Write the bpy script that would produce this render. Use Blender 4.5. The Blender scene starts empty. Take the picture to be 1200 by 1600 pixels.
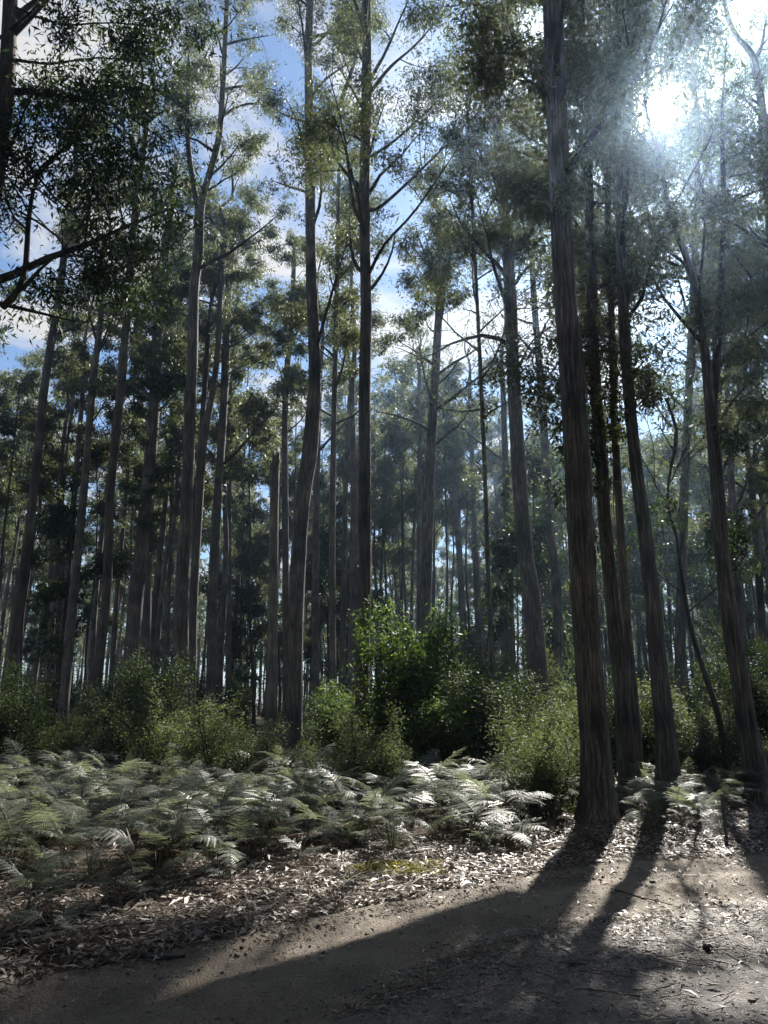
import bpy, math, random
import numpy as np
from mathutils import Vector
PI = math.pi
rng = np.random.default_rng(7)
random.seed(7)
scene = bpy.context.scene
COL = scene.collection

# ---------------------------------------------------------------- camera geometry
F = 1155.0                                   # focal length in photo pixels (1200 x 1600)
PITCH = math.radians(14.7)
CAMZ = 1.6
CP, SP = math.cos(PITCH), math.sin(PITCH)
def ray(px, py):
    dx, dy = (px - 600.0) / F, (800.0 - py) / F
    return np.array([dx, CP - SP * dy, SP + CP * dy])
def at(px, py, Y):
    """World point seen at a pixel, on the upright plane Y metres ahead; with the metres one pixel spans there."""
    d = ray(px, py); t = Y / d[1]
    return np.array([0, 0, CAMZ]) + d * t, t / F
def ground(px, py, z=0.0):
    d = ray(px, py); t = (z - CAMZ) / d[2]
    return np.array([0, 0, CAMZ]) + d * t
def project(P):
    P = np.asarray(P, float)
    q = P - np.array([0, 0, CAMZ])
    depth = np.maximum(q[..., 1] * CP + q[..., 2] * SP, 1e-3)
    up = -q[..., 1] * SP + q[..., 2] * CP
    return 600 + F * q[..., 0] / depth, 800 - F * up / depth
SUN = ray(1025, 172); SUN = SUN / np.linalg.norm(SUN)
SUN_EL = math.asin(SUN[2]); SUN_AZ = math.atan2(SUN[0], SUN[1])

def inpoly(x, y, poly):
    x = np.asarray(x, float); y = np.asarray(y, float)
    c = np.zeros(x.shape, bool)
    n = len(poly)
    for i in range(n):
        x1, y1 = poly[i]; x2, y2 = poly[(i + 1) % n]
        if y1 == y2: continue
        hit = ((y1 > y) != (y2 > y)) & (x < (x2 - x1) * (y - y1) / (y2 - y1) + x1)
        c ^= hit
    return c

# ---------------------------------------------------------------- materials
def newmat(name):
    m = bpy.data.materials.new(name); m.use_nodes = True
    nt = m.node_tree; nt.nodes.clear()
    return m, nt, nt.nodes, nt.links
def N(nodes, typ, **kw):
    n = nodes.new(typ)
    for k, v in kw.items(): setattr(n, k, v)
    return n
def ramp(nodes, stops):
    r = nodes.new('ShaderNodeValToRGB')
    e = r.color_ramp.elements
    while len(e) < len(stops): e.new(0.5)
    for el, (p, c) in zip(e, stops):
        el.position = p; el.color = (*c, 1)
    return r

def leaf_material(name, stops, trans=0.4, rough=0.42, spec=0.5, tmul=(1.5, 1.7, .8)):
    m, nt, nd, lk = newmat(name)
    a = N(nd, 'ShaderNodeAttribute', attribute_name='tint')
    r = ramp(nd, stops); lk.new(a.outputs['Fac'], r.inputs[0])
    p = N(nd, 'ShaderNodeBsdfPrincipled')
    p.inputs['Roughness'].default_value = rough
    p.inputs['Specular IOR Level'].default_value = spec
    lk.new(r.outputs[0], p.inputs['Base Color'])
    t = N(nd, 'ShaderNodeBsdfTranslucent')
    mul = N(nd, 'ShaderNodeMix', data_type='RGBA', blend_type='MULTIPLY'); mul.inputs[0].default_value = 1
    lk.new(r.outputs[0], mul.inputs[6]); mul.inputs[7].default_value = (*tmul, 1)
    lk.new(mul.outputs[2], t.inputs['Color'])
    mx = N(nd, 'ShaderNodeMixShader'); mx.inputs[0].default_value = trans
    lk.new(p.outputs[0], mx.inputs[1]); lk.new(t.outputs[0], mx.inputs[2])
    o = N(nd, 'ShaderNodeOutputMaterial'); lk.new(mx.outputs[0], o.inputs[0])
    return m

def bark_material(name, dark, mid, light, scale=1.0, bump=0.6):
    m, nt, nd, lk = newmat(name)
    tc = N(nd, 'ShaderNodeTexCoord')
    mp = N(nd, 'ShaderNodeMapping'); mp.inputs['Scale'].default_value = (1, 1, .055)
    lk.new(tc.outputs['Object'], mp.inputs[0])
    n1 = N(nd, 'ShaderNodeTexNoise'); n1.inputs['Scale'].default_value = 34 * scale
    n1.inputs['Detail'].default_value = 5; n1.inputs['Roughness'].default_value = .65; n1.inputs['Distortion'].default_value = .35
    lk.new(mp.outputs[0], n1.inputs['Vector'])
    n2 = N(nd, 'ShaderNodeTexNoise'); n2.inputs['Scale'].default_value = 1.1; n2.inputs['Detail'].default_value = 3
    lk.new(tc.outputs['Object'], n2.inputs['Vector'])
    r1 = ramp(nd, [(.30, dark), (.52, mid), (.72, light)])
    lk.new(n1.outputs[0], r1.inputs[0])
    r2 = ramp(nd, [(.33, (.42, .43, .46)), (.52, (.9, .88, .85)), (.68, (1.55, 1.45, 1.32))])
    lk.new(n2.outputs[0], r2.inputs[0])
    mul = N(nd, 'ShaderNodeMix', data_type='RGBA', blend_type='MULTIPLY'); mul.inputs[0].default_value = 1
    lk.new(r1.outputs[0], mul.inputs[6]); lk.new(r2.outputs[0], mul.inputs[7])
    p = N(nd, 'ShaderNodeBsdfPrincipled'); p.inputs['Roughness'].default_value = .85; p.inputs['Specular IOR Level'].default_value = .2
    lk.new(mul.outputs[2], p.inputs['Base Color'])
    b = N(nd, 'ShaderNodeBump'); b.inputs['Strength'].default_value = bump; b.inputs['Distance'].default_value = .03
    lk.new(n1.outputs[0], b.inputs['Height']); lk.new(b.outputs[0], p.inputs['Normal'])
    o = N(nd, 'ShaderNodeOutputMaterial'); lk.new(p.outputs[0], o.inputs[0])
    return m

def ground_material(name, stops, big=1.2, fine=60, rough=.9, spec=.25, bump=.5, dist=.02, patch=None):
    m, nt, nd, lk = newmat(name)
    tc = N(nd, 'ShaderNodeTexCoord')
    n1 = N(nd, 'ShaderNodeTexNoise'); n1.inputs['Scale'].default_value = big; n1.inputs['Detail'].default_value = 6; n1.inputs['Roughness'].default_value = .65
    n2 = N(nd, 'ShaderNodeTexNoise'); n2.inputs['Scale'].default_value = fine; n2.inputs['Detail'].default_value = 4; n2.inputs['Roughness'].default_value = .75
    v = N(nd, 'ShaderNodeTexVoronoi'); v.inputs['Scale'].default_value = fine * 1.3
    for n in (n1, n2, v): lk.new(tc.outputs['Object'], n.inputs['Vector'])
    add = N(nd, 'ShaderNodeMath', operation='MULTIPLY_ADD'); add.inputs[1].default_value = .45
    lk.new(n2.outputs[0], add.inputs[0])
    half = N(nd, 'ShaderNodeMath', operation='MULTIPLY'); half.inputs[1].default_value = .68
    lk.new(n1.outputs[0], half.inputs[0]); lk.new(half.outputs[0], add.inputs[2])
    r = ramp(nd, stops); lk.new(add.outputs[0], r.inputs[0])
    col = r.outputs[0]
    p = N(nd, 'ShaderNodeBsdfPrincipled'); p.inputs['Roughness'].default_value = rough; p.inputs['Specular IOR Level'].default_value = spec
    lk.new(col, p.inputs['Base Color'])
    h = N(nd, 'ShaderNodeMath', operation='SUBTRACT'); lk.new(n2.outputs[0], h.inputs[0]); lk.new(v.outputs['Distance'], h.inputs[1])
    b = N(nd, 'ShaderNodeBump'); b.inputs['Strength'].default_value = bump; b.inputs['Distance'].default_value = dist
    lk.new(h.outputs[0], b.inputs['Height']); lk.new(b.outputs[0], p.inputs['Normal'])
    o = N(nd, 'ShaderNodeOutputMaterial'); lk.new(p.outputs[0], o.inputs[0])
    return m

def plain_material(name, stops, rough=.8, spec=.3, noise=8.0):
    m, nt, nd, lk = newmat(name)
    tc = N(nd, 'ShaderNodeTexCoord')
    n1 = N(nd, 'ShaderNodeTexNoise'); n1.inputs['Scale'].default_value = noise; n1.inputs['Detail'].default_value = 5
    lk.new(tc.outputs['Object'], n1.inputs['Vector'])
    r = ramp(nd, stops); lk.new(n1.outputs[0], r.inputs[0])
    p = N(nd, 'ShaderNodeBsdfPrincipled'); p.inputs['Roughness'].default_value = rough; p.inputs['Specular IOR Level'].default_value = spec
    lk.new(r.outputs[0], p.inputs['Base Color'])
    o = N(nd, 'ShaderNodeOutputMaterial'); lk.new(p.outputs[0], o.inputs[0])
    return m

def tint_material(name, stops, rough=.7, spec=.3, trans=0.0):
    m, nt, nd, lk = newmat(name)
    a = N(nd, 'ShaderNodeAttribute', attribute_name='tint')
    r = ramp(nd, stops); lk.new(a.outputs['Fac'], r.inputs[0])
    p = N(nd, 'ShaderNodeBsdfPrincipled'); p.inputs['Roughness'].default_value = rough; p.inputs['Specular IOR Level'].default_value = spec
    lk.new(r.outputs[0], p.inputs['Base Color'])
    o = N(nd, 'ShaderNodeOutputMaterial')
    if trans > 0:
        t = N(nd, 'ShaderNodeBsdfTranslucent'); lk.new(r.outputs[0], t.inputs['Color'])
        mx = N(nd, 'ShaderNodeMixShader'); mx.inputs[0].default_value = trans
        lk.new(p.outputs[0], mx.inputs[1]); lk.new(t.outputs[0], mx.inputs[2]); lk.new(mx.outputs[0], o.inputs[0])
    else:
        lk.new(p.outputs[0], o.inputs[0])
    return m

M = {}
M['gum_leaf'] = leaf_material('gum_leaf', [(0, (.036, .047, .029)), (.5, (.060, .075, .044)), (.85, (.092, .104, .055)), (1, (.135, .115, .065))], .5, .55, .3, (1.85, 1.8, 1.05))
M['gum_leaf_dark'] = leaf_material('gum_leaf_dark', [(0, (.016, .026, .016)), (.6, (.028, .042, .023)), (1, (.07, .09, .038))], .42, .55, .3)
M['bright_leaf'] = leaf_material('bright_leaf', [(0, (.020, .034, .013)), (.5, (.048, .074, .024)), (1, (.125, .15, .045))], .5, .55, .3)
M['olive_leaf'] = leaf_material('olive_leaf', [(0, (.012, .020, .010)), (.5, (.025, .036, .016)), (1, (.065, .075, .032))], .45, .6, .25)
M['grey_leaf'] = leaf_material('grey_leaf', [(0, (.045, .056, .036)), (.5, (.08, .094, .058)), (1, (.14, .15, .085))], .46, .6, .25)
M['fern'] = leaf_material('fern', [(0, (.095, .110, .082)), (.5, (.140, .158, .118)), (1, (.19, .20, .145))], .42, .47, .45, (1.5, 1.5, 1.1))
M['dead_fern'] = leaf_material('dead_fern', [(0, (.035, .024, .017)), (.6, (.065, .044, .030)), (1, (.12, .085, .055))], .30, .6, .3, (1.2, 1, .8))
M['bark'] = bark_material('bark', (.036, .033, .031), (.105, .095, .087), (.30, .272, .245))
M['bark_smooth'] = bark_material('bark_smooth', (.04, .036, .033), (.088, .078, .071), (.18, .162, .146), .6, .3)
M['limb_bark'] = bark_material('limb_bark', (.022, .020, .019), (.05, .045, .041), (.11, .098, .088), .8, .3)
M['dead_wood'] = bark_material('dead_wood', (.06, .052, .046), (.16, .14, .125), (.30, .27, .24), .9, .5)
M['bark_ribbon'] = plain_material('bark_ribbon', [(.3, (.07, .055, .045)), (.6, (.15, .12, .095)), (.8, (.25, .20, .16))], .75, .3, 12)
M['soil'] = ground_material('soil', [(.30, (.018, .013, .009)), (.5, (.045, .033, .024)), (.7, (.095, .072, .052))], 1.5, 38, .95, .2, .8, .03)
M['dirt'] = ground_material('dirt', [(.28, (.048, .039, .030)), (.5, (.110, .086, .062)), (.72, (.19, .152, .112))], 1.7, 42, .8, .35, .8, .012)
M['shoulder'] = ground_material('shoulder', [(.28, (.042, .036, .031)), (.5, (.095, .082, .069)), (.72, (.175, .153, .13))], 1.8, 70, .62, .5, .8, .015)
M['litter'] = tint_material('litter', [(0, (.035, .024, .018)), (.35, (.11, .082, .060)), (.7, (.21, .165, .128)), (.9, (.33, .28, .23)), (1, (.43, .385, .33))], .5, .5, .15)
M['stone'] = tint_material('stone', [(0, (.06, .053, .045)), (.5, (.14, .122, .10)), (1, (.30, .27, .23))], .65, .4)
M['moss'] = tint_material('moss', [(0, (.13, .13, .022)), (.5, (.34, .31, .04)), (1, (.52, .45, .06))], .85, .2, .2)
M['clod'] = plain_material('clod', [(.3, (.012, .010, .008)), (.7, (.04, .033, .026))], .95, .15, 30)
M['stake_wood'] = plain_material('stake_wood', [(.3, (.22, .17, .11)), (.7, (.42, .34, .23))], .8, .3, 20)
M['guard_mesh'] = plain_material('guard_mesh', [(.3, (.075, .082, .072)), (.7, (.13, .138, .12))], .5, .5, 14)

# ---------------------------------------------------------------- mesh helpers
def build(name, verts, quads, mat, parent=None, smooth=False, tint=None):
    me = bpy.data.meshes.new(name)
    v = np.ascontiguousarray(verts, np.float32).reshape(-1, 3); q = np.ascontiguousarray(quads, np.int32).reshape(-1, 4)
    me.vertices.add(len(v)); me.vertices.foreach_set('co', v.ravel())
    me.loops.add(q.size); me.loops.foreach_set('vertex_index', q.ravel())
    me.polygons.add(len(q))
    me.polygons.foreach_set('loop_start', np.arange(len(q), dtype=np.int32) * 4)
    if smooth: me.polygons.foreach_set('use_smooth', np.ones(len(q), bool))
    me.update(calc_edges=True)
    if tint is not None:
        a = me.attributes.new('tint', 'FLOAT', 'FACE'); a.data.foreach_set('value', np.ascontiguousarray(tint, np.float32))
    me.materials.append(mat)
    o = bpy.data.objects.new(name, me); COL.objects.link(o)
    if parent: o.parent = parent
    return o
def join(parts):
    vs, qs, n = [], [], 0
    for v, q in parts:
        v = np.asarray(v, float).reshape(-1, 3)
        vs.append(v); qs.append(np.asarray(q, int).reshape(-1, 4) + n); n += len(v)
    if not vs: return np.zeros((0, 3)), np.zeros((0, 4), int)
    return np.concatenate(vs), np.concatenate(qs)
def norm(a): return a / np.maximum(np.linalg.norm(a, axis=-1, keepdims=True), 1e-9)

def tubes(P, R, k=6, mult=None, cap=True):
    """Batch of tapered tubes: P (B,N,3), R (B,N)."""
    P = np.asarray(P, float); R = np.asarray(R, float)
    if P.ndim == 2: P = P[None]; R = R[None]
    B, n = R.shape
    T = norm(np.gradient(P, axis=1))
    mean = norm(P[:, -1] - P[:, 0])
    ref = np.where(np.abs(mean[:, 2:3]) > .8, np.array([[0, 1.0, 0]]), np.array([[0, 0, 1.0]]))[:, None, :]
    U = norm(np.cross(np.broadcast_to(ref, T.shape), T)); V = np.cross(T, U)
    th = np.arange(k) / k * 2 * PI
    rr = R[:, :, None] * (np.ones((1, 1, k)) if mult is None else mult)
    ring = P[:, :, None, :] + rr[..., None] * (np.cos(th)[None, None, :, None] * U[:, :, None, :] + np.sin(th)[None, None, :, None] * V[:, :, None, :])
    verts = ring.reshape(-1, 3)
    b = np.arange(B)[:, None, None] * n * k; i = np.arange(n - 1)[None, :, None] * k; j = np.arange(k)[None, None, :]; j2 = (j + 1) % k
    q = np.stack(np.broadcast_arrays(b + i + j, b + i + j2, b + i + k + j2, b + i + k + j), -1).reshape(-1, 4)
    if cap and k % 2 == 0:
        e = (np.arange(B) * n * k + (n - 1) * k)[:, None]
        caps = [np.concatenate([e + s, e + s + 1, e + (k - 2 - s), e + (k - 1 - s)], 1) for s in range(0, k // 2 - 1)]
        if caps: q = np.concatenate([q] + caps)
    return verts, q

def resample(path, step):
    """Smooth a polyline (x,y,z,r rows) with Catmull-Rom and sample it about every STEP metres."""
    p = np.asarray(path, float)
    if len(p) < 3:
        L = np.linalg.norm(p[-1, :3] - p[0, :3]); n = max(3, int(L / step) + 1)
        t = np.linspace(0, 1, n)[:, None]; return p[0] * (1 - t) + p[-1] * t
    ext = np.vstack([2 * p[0] - p[1], p, 2 * p[-1] - p[-2]])
    out = []
    for i in range(1, len(ext) - 2):
        a, b, c, d = ext[i - 1], ext[i], ext[i + 1], ext[i + 2]
        n = max(2, int(np.linalg.norm(c[:3] - b[:3]) / step))
        t = (np.arange(n) / n)[:, None]
        out.append(.5 * ((2 * b) + (-a + c) * t + (2 * a - 5 * b + 4 * c - d) * t * t + (-a + 3 * b - 3 * c + d) * t ** 3))
    out.append(p[-1:])
    return np.vstack(out)

def bark_mult(n, k, zs, amp, seed):
    r = np.random.default_rng(seed)
    th = np.arange(k) / k * 2 * PI
    m = np.ones((n, k))
    for f in (3, 5, 8, 11, 15, 21):
        if f > k * .45: continue
        ph = r.uniform(0, 6.28); w1, w2 = r.uniform(.15, .6), r.uniform(.8, 2.0)
        wob = ph + .9 * np.sin(zs * w1 + r.uniform(0, 6)) + .35 * np.sin(zs * w2 + r.uniform(0, 6))
        m += amp * (1.4 / (1 + .1 * f)) * np.cos(f * th[None, :] + wob[:, None]) * (.6 + .4 * np.sin(zs * w2 * .7 + ph)[:, None])
    return m

def leaf_quads(C, L, aspect, hang, r, jitter=.35, bend=0.25):
    n = len(C)
    a = r.normal(size=(n, 3)); a[:, 2] = a[:, 2] * .6 - hang; a = norm(a)
    w = norm(np.cross(a, r.normal(size=(n, 3))))
    up = np.cross(a, w)
    l = L * r.uniform(1 - jitter, 1 + jitter, n)[:, None]; wd = l * aspect * r.uniform(.8, 1.25, n)[:, None]
    b = C; t = C + a * l; m = C + a * l * .42
    m1 = m + w * wd * .5 + up * l * bend * .3; m2 = m - w * wd * .5 + up * l * bend * .3
    v = np.stack([b, m1, t, m2], 1).reshape(-1, 3)
    q = np.arange(n * 4).reshape(-1, 4)
    return v, q

# where the sun gets through: the canopy is open along these sun paths (photo pixels of the ground they light)
LIT = [
    ([(380, 1405), (520, 1335), (830, 1325), (760, 1345), (640, 1380), (300, 1462), (230, 1470)], .99),
    ([(-200, 1180), (900, 1195), (900, 1330), (420, 1345), (250, 1390), (-200, 1420)], .94),
    ([(955, 1275), (1150, 1265), (1160, 1330), (965, 1330)], .8),
    ([(960, 1335), (1260, 1330), (1260, 1425), (1060, 1432), (900, 1400)], .95),
    ([(700, 1425), (900, 1400), (960, 1450), (830, 1500), (640, 1480)], .45),
    ([(1000, 1440), (1260, 1425), (1260, 1500), (1010, 1495)], .85),
    ([(850, 1520), (1260, 1520), (1260, 1640), (900, 1640)], .75),
    ([(-100, 1440), (210, 1440), (150, 1510), (-100, 1560)], .85),
]
DARK_L = [(-60, 1560), (250, 1488), (500, 1424), (700, 1386), (860, 1362), (880, 1395), (700, 1425), (560, 1500), (400, 1580), (340, 1620), (-60, 1640)]
DARK_M = [(380, 1600), (560, 1510), (700, 1490), (860, 1500), (840, 1620)]
def sun_keep(P, r):
    """Leave a gap in the canopy where the sun reaches the ground patches above and the sun itself shows."""
    t = (P[:, 2] - .25) / SUN[2]
    G = P - SUN[None, :] * t[:, None]
    vis = G[:, 1] > 2.0
    px, py = project(np.where(vis[:, None], G, np.array([0, 5.0, -50])))
    keep = np.ones(len(P), bool)
    u = r.random(len(P))
    for poly, p in LIT:
        keep &= ~(inpoly(px, py, poly) & vis & (u < p))
    q = P - np.array([0, 0, CAMZ]); s = q @ SUN
    d = np.linalg.norm(q - s[:, None] * SUN[None, :], axis=1)
    keep &= ~((s > 1) & (d < (.06 + .021 * s) * r.uniform(.45, 1.7, len(P))))
    return keep

def empty(name, loc):
    o = bpy.data.objects.new(name, None); COL.objects.link(o); o.location = Vector([float(c) for c in loc])
    o.empty_display_size = .2
    return o
def tag(o, label, cat, group=None, kind=None):
    if label: o['label'] = label
    if cat: o['category'] = cat
    if group: o['group'] = group
    if kind: o['kind'] = kind
    return o
def copy_tree(src, kids):
    r = src.copy(); COL.objects.link(r)
    for ch in kids:
        c = ch.copy(); COL.objects.link(c); c.parent = r
    return r

# ---------------------------------------------------------------- terrain
def fbm(x, y, s=1.0):
    z = 0
    for f, a, p in ((.31, 1, .3), (.57, .6, 1.7), (1.13, .35, 4.1), (2.3, .16, 2.2), (4.7, .07, 5.0)):
        z = z + a * np.sin(x * f * s + p + 1.3 * np.sin(y * f * s * .7 + p * 2)) * np.cos(y * f * s + p * 1.7 + .9 * np.sin(x * f * s * .8))
    return z
ROAD_FAR = [(-700, 1660), (-300, 1610), (0, 1550), (250, 1490), (500, 1428), (700, 1388), (870, 1354), (1000, 1340), (1200, 1330), (1600, 1322), (2200, 1318)]
ROAD_NEAR = [(-900, 2600), (200, 1760), (560, 1590), (740, 1500), (900, 1460), (1050, 1437), (1200, 1422), (1600, 1410), (2200, 1400)]
def gpoly(pts): return np.array([ground(*p)[:2] for p in pts])
RF, RN = gpoly(ROAD_FAR), gpoly(ROAD_NEAR)
T_BIG = ground(937, 1300)
def yfar(x): return np.interp(x, RF[:, 0], RF[:, 1])
def ynear(x): return np.interp(x, RN[:, 0], RN[:, 1])
def height(x, y):
    x = np.asarray(x, float); y = np.asarray(y, float)
    d = y - yfar(x)
    off = np.clip(d / 1.2, 0, 1)
    z = .035 * fbm(x, y) * (.35 + .65 * off) + .05 * off
    z = z + .05 * np.exp(-((x - T_BIG[0]) ** 2 + (y - T_BIG[1]) ** 2) / 1.3)
    on = np.clip((-d) / .3, 0, 1)
    w = np.maximum(yfar(x) - ynear(x), .5); u = (y - ynear(x)) / w
    z = z - .05 * on * (np.exp(-((u - .28) / .13) ** 2) + np.exp(-((u - .75) / .13) ** 2))
    z = z + on * (.010 * fbm(x * 4.3 + 7, y * 4.3) + .006 * fbm(x * 11, y * 11 + 3))
    z = z + np.clip(y - 40, 0, 200) * .012
    return z
def grid_sheet(xs, ys, dz=0.0):
    X, Y = np.meshgrid(xs, ys); Z = height(X, Y) + dz
    v = np.stack([X, Y, Z], -1).reshape(-1, 3)
    nx, ny = len(xs), len(ys)
    i = np.arange(ny - 1)[:, None] * nx + np.arange(nx - 1)[None, :]
    q = np.stack([i, i + 1, i + 1 + nx, i + nx], -1).reshape(-1, 4)
    return v, q
xs = np.unique(np.concatenate([np.linspace(-400, -12, 40), np.arange(-12, 12.01, .16), np.linspace(12, 400, 40)]))
ys = np.unique(np.concatenate([np.linspace(-60, -1, 14), np.arange(-1, 18, .16), np.linspace(18, 60, 50), np.linspace(60, 600, 40)]))
v, q = grid_sheet(xs, ys)
tag(build('ground', v, q, M['soil'], smooth=True), None, None, kind='structure')
# the road strip (its edges wander) and the gravel shoulder in front of it
def strip(yl, yh, x0, x1, nx, ny, dz, e0, e1):
    X = np.linspace(x0, x1, nx)
    lo = yl(X) + e0 * fbm(X * 3, X * 0 + 3.3); hi = yh(X) + e1 * (fbm(X * 3.4, X * 0 + 9.1) + .5 * fbm(X * 17, X * 0 + 2.1))
    u = np.linspace(0, 1, ny)[:, None]
    Y = lo[None] * (1 - u) + hi[None] * u; XX = np.broadcast_to(X[None], Y.shape)
    v = np.stack([XX, Y, height(XX, Y) + dz], -1).reshape(-1, 3)
    i = np.arange(ny - 1)[:, None] * nx + np.arange(nx - 1)[None, :]
    return v, np.stack([i, i + 1, i + 1 + nx, i + nx], -1).reshape(-1, 4)
v, q = strip(lambda x: np.minimum(ynear(x), yfar(x) - 1.2) - .25, yfar, -7, 11, 420, 50, .012, .02, .12)
tag(build('road', v, q, M['dirt'], smooth=True), None, None, kind='structure')
v, q = strip(lambda x: x * 0 + .5, lambda x: np.minimum(ynear(x), yfar(x) - 1.2), -2.5, 9, 420, 70, .022, 0, .17)
tag(build('gravel_shoulder', v, q, M['shoulder'], smooth=True), None, None, kind='structure')

# ---------------------------------------------------------------- tree growing
def wander(p0, d0, L, n, r, curl=.25, lift=0.0):
    """A crooked branch path of n points from p0 along d0."""
    pts = [np.array(p0, float)]; d = np.array(d0, float)
    for i in range(n - 1):
        d = d + r.normal(size=3) * curl; d[2] += lift; d = d / np.linalg.norm(d)
        pts.append(pts[-1] + d * L / (n - 1))
    return np.array(pts)

def along(path, z):
    i = int(np.argmin(np.abs(path[:, 2] - z))); return path[i]

class Crown:
    """Collects limbs, boughs, twigs and leaf clumps of one tree."""
    def __init__(s, r): s.r = r; s.limb = []; s.bough = []; s.twig = []; s.cl = []
    def grow_limb(s, P, rad, dens=1.0, bscale=1.0, first=.35, cs=.4):
        """Boughs, twigs and clumps on a limb path P (n,3) with radii rad (n)."""
        r = s.r; L = np.linalg.norm(np.diff(P, axis=0), axis=1).sum()
        nb = max(2, int(L * 1.7 * dens))
        for b in range(nb):
            if r.random() < .18: continue
            t = first + (1 - first) * (b + r.random()) / nb
            f = t * (len(P) - 1); i = min(int(f), len(P) - 2); p = P[i] + (P[i + 1] - P[i]) * (f - i)
            d = norm(P[i + 1] - P[i]); side = norm(np.cross(d, r.normal(size=3)))
            bd = norm(d * r.uniform(.3, .9) + side * r.uniform(.5, 1.0) + np.array([0, 0, .25]))
            BL = bscale * r.uniform(.7, 1.7) * (1.15 - .5 * t)
            bp = wander(p, bd, BL, 5, r, .22, .05)
            br = max(.010, np.interp(f, np.arange(len(P)), rad) * .55)
            big = r.lognormal(-.1, .35); s.bough.append((bp, np.linspace(br, .006, 5)))
            for k in range(int(r.integers(2, 5))):
                g = r.uniform(.3, 1) * 4; j = min(int(g), 3); tp = bp[j] + (bp[j + 1] - bp[j]) * (g - j)
                td = norm(bd + r.normal(size=3) * .8)
                tw = wander(tp, td, r.uniform(.35, .9) * bscale, 4, r, .25, .02)
                s.twig.append((tw, np.linspace(.006, .003, 4)))
                for m_, sc_ in ((1, .55), (2, .8), (3, 1.0)):
                    if r.random() < .85: s.cl.append((tw[m_] - np.array([0, 0, .06]), cs * big * sc_ * r.uniform(.6, 1.15)))
            s.cl.append((bp[-1] - np.array([0, 0, .06]), cs * big * r.uniform(.7, 1.2)))
    def arrays(s, lst, k):
        if not lst: return None
        by = {}
        for p, rr in lst: by.setdefault(len(p), []).append((p, rr))
        return join([tubes(np.array([a for a, _ in v]), np.array([b for _, b in v]), k) for v in by.values()])

def leaves_of(cl, n, L, aspect, hang, r, flat=.6, gap=True, gdir=None):
    if not cl: return None
    c = np.array([a for a, _ in cl]); sg = np.array([b for _, b in cl])
    cnt = np.maximum(1, r.poisson(n * (sg / sg.mean()) ** 2))
    idx = np.repeat(np.arange(len(c)), cnt)
    off = r.normal(size=(len(idx), 3)) * np.array([1, 1, flat])
    P = c[idx] + off * sg[idx][:, None]
    if gap:
        w = P if gdir is None else P + gdir
        P = P[sun_keep(w, r)]
    P = P[P[:, 2] > .15]
    if len(P) == 0: return None
    v, q = leaf_quads(P, L, aspect, hang, r)
    return v, q, np.clip(r.normal(.45, .22, len(P)), 0, 1)

def finish_tree(root, trunk, crown, r, dist, leafmat, leafn, leafL=None, barkmat='bark', gap=True, aspect=.24, hang=.9, boughpart='branches'):
    base = np.array(root.location)
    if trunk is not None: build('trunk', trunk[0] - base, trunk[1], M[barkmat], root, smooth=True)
    for P, rr in crown.limb:
        vv, qq = tubes(P, rr, 10 if dist < 30 else 6); build('limb', vv - base, qq, M['limb_bark'], root, smooth=True)
    parts = [x for x in (crown.arrays(crown.bough, 5), crown.arrays(crown.twig, 3)) if x is not None]
    if parts:
        vv, qq = join(parts); build('twig_sprays', vv - base, qq, M['limb_bark'], root)
    if leafL is None: leafL = max(.13, dist * .0062)
    out = leaves_of(crown.cl, leafn * 1.15, leafL, aspect, hang, r, gap=gap)
    if out is not None:
        vv, qq, tt = out
        build('crown', vv - base, qq, M[leafmat], root, tint=tt)

def px_path(pts, Y, r=None, depthw=0.0):
    """Photo path (x,y,width) -> rows x,y,z,radius on the plane Y metres ahead (with a slow lean in depth)."""
    out = []
    for i, (x, y, w) in enumerate(pts):
        P, m = at(x, y, Y + depthw * i)
        out.append([*P, w * .435 * m])
    return out

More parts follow.
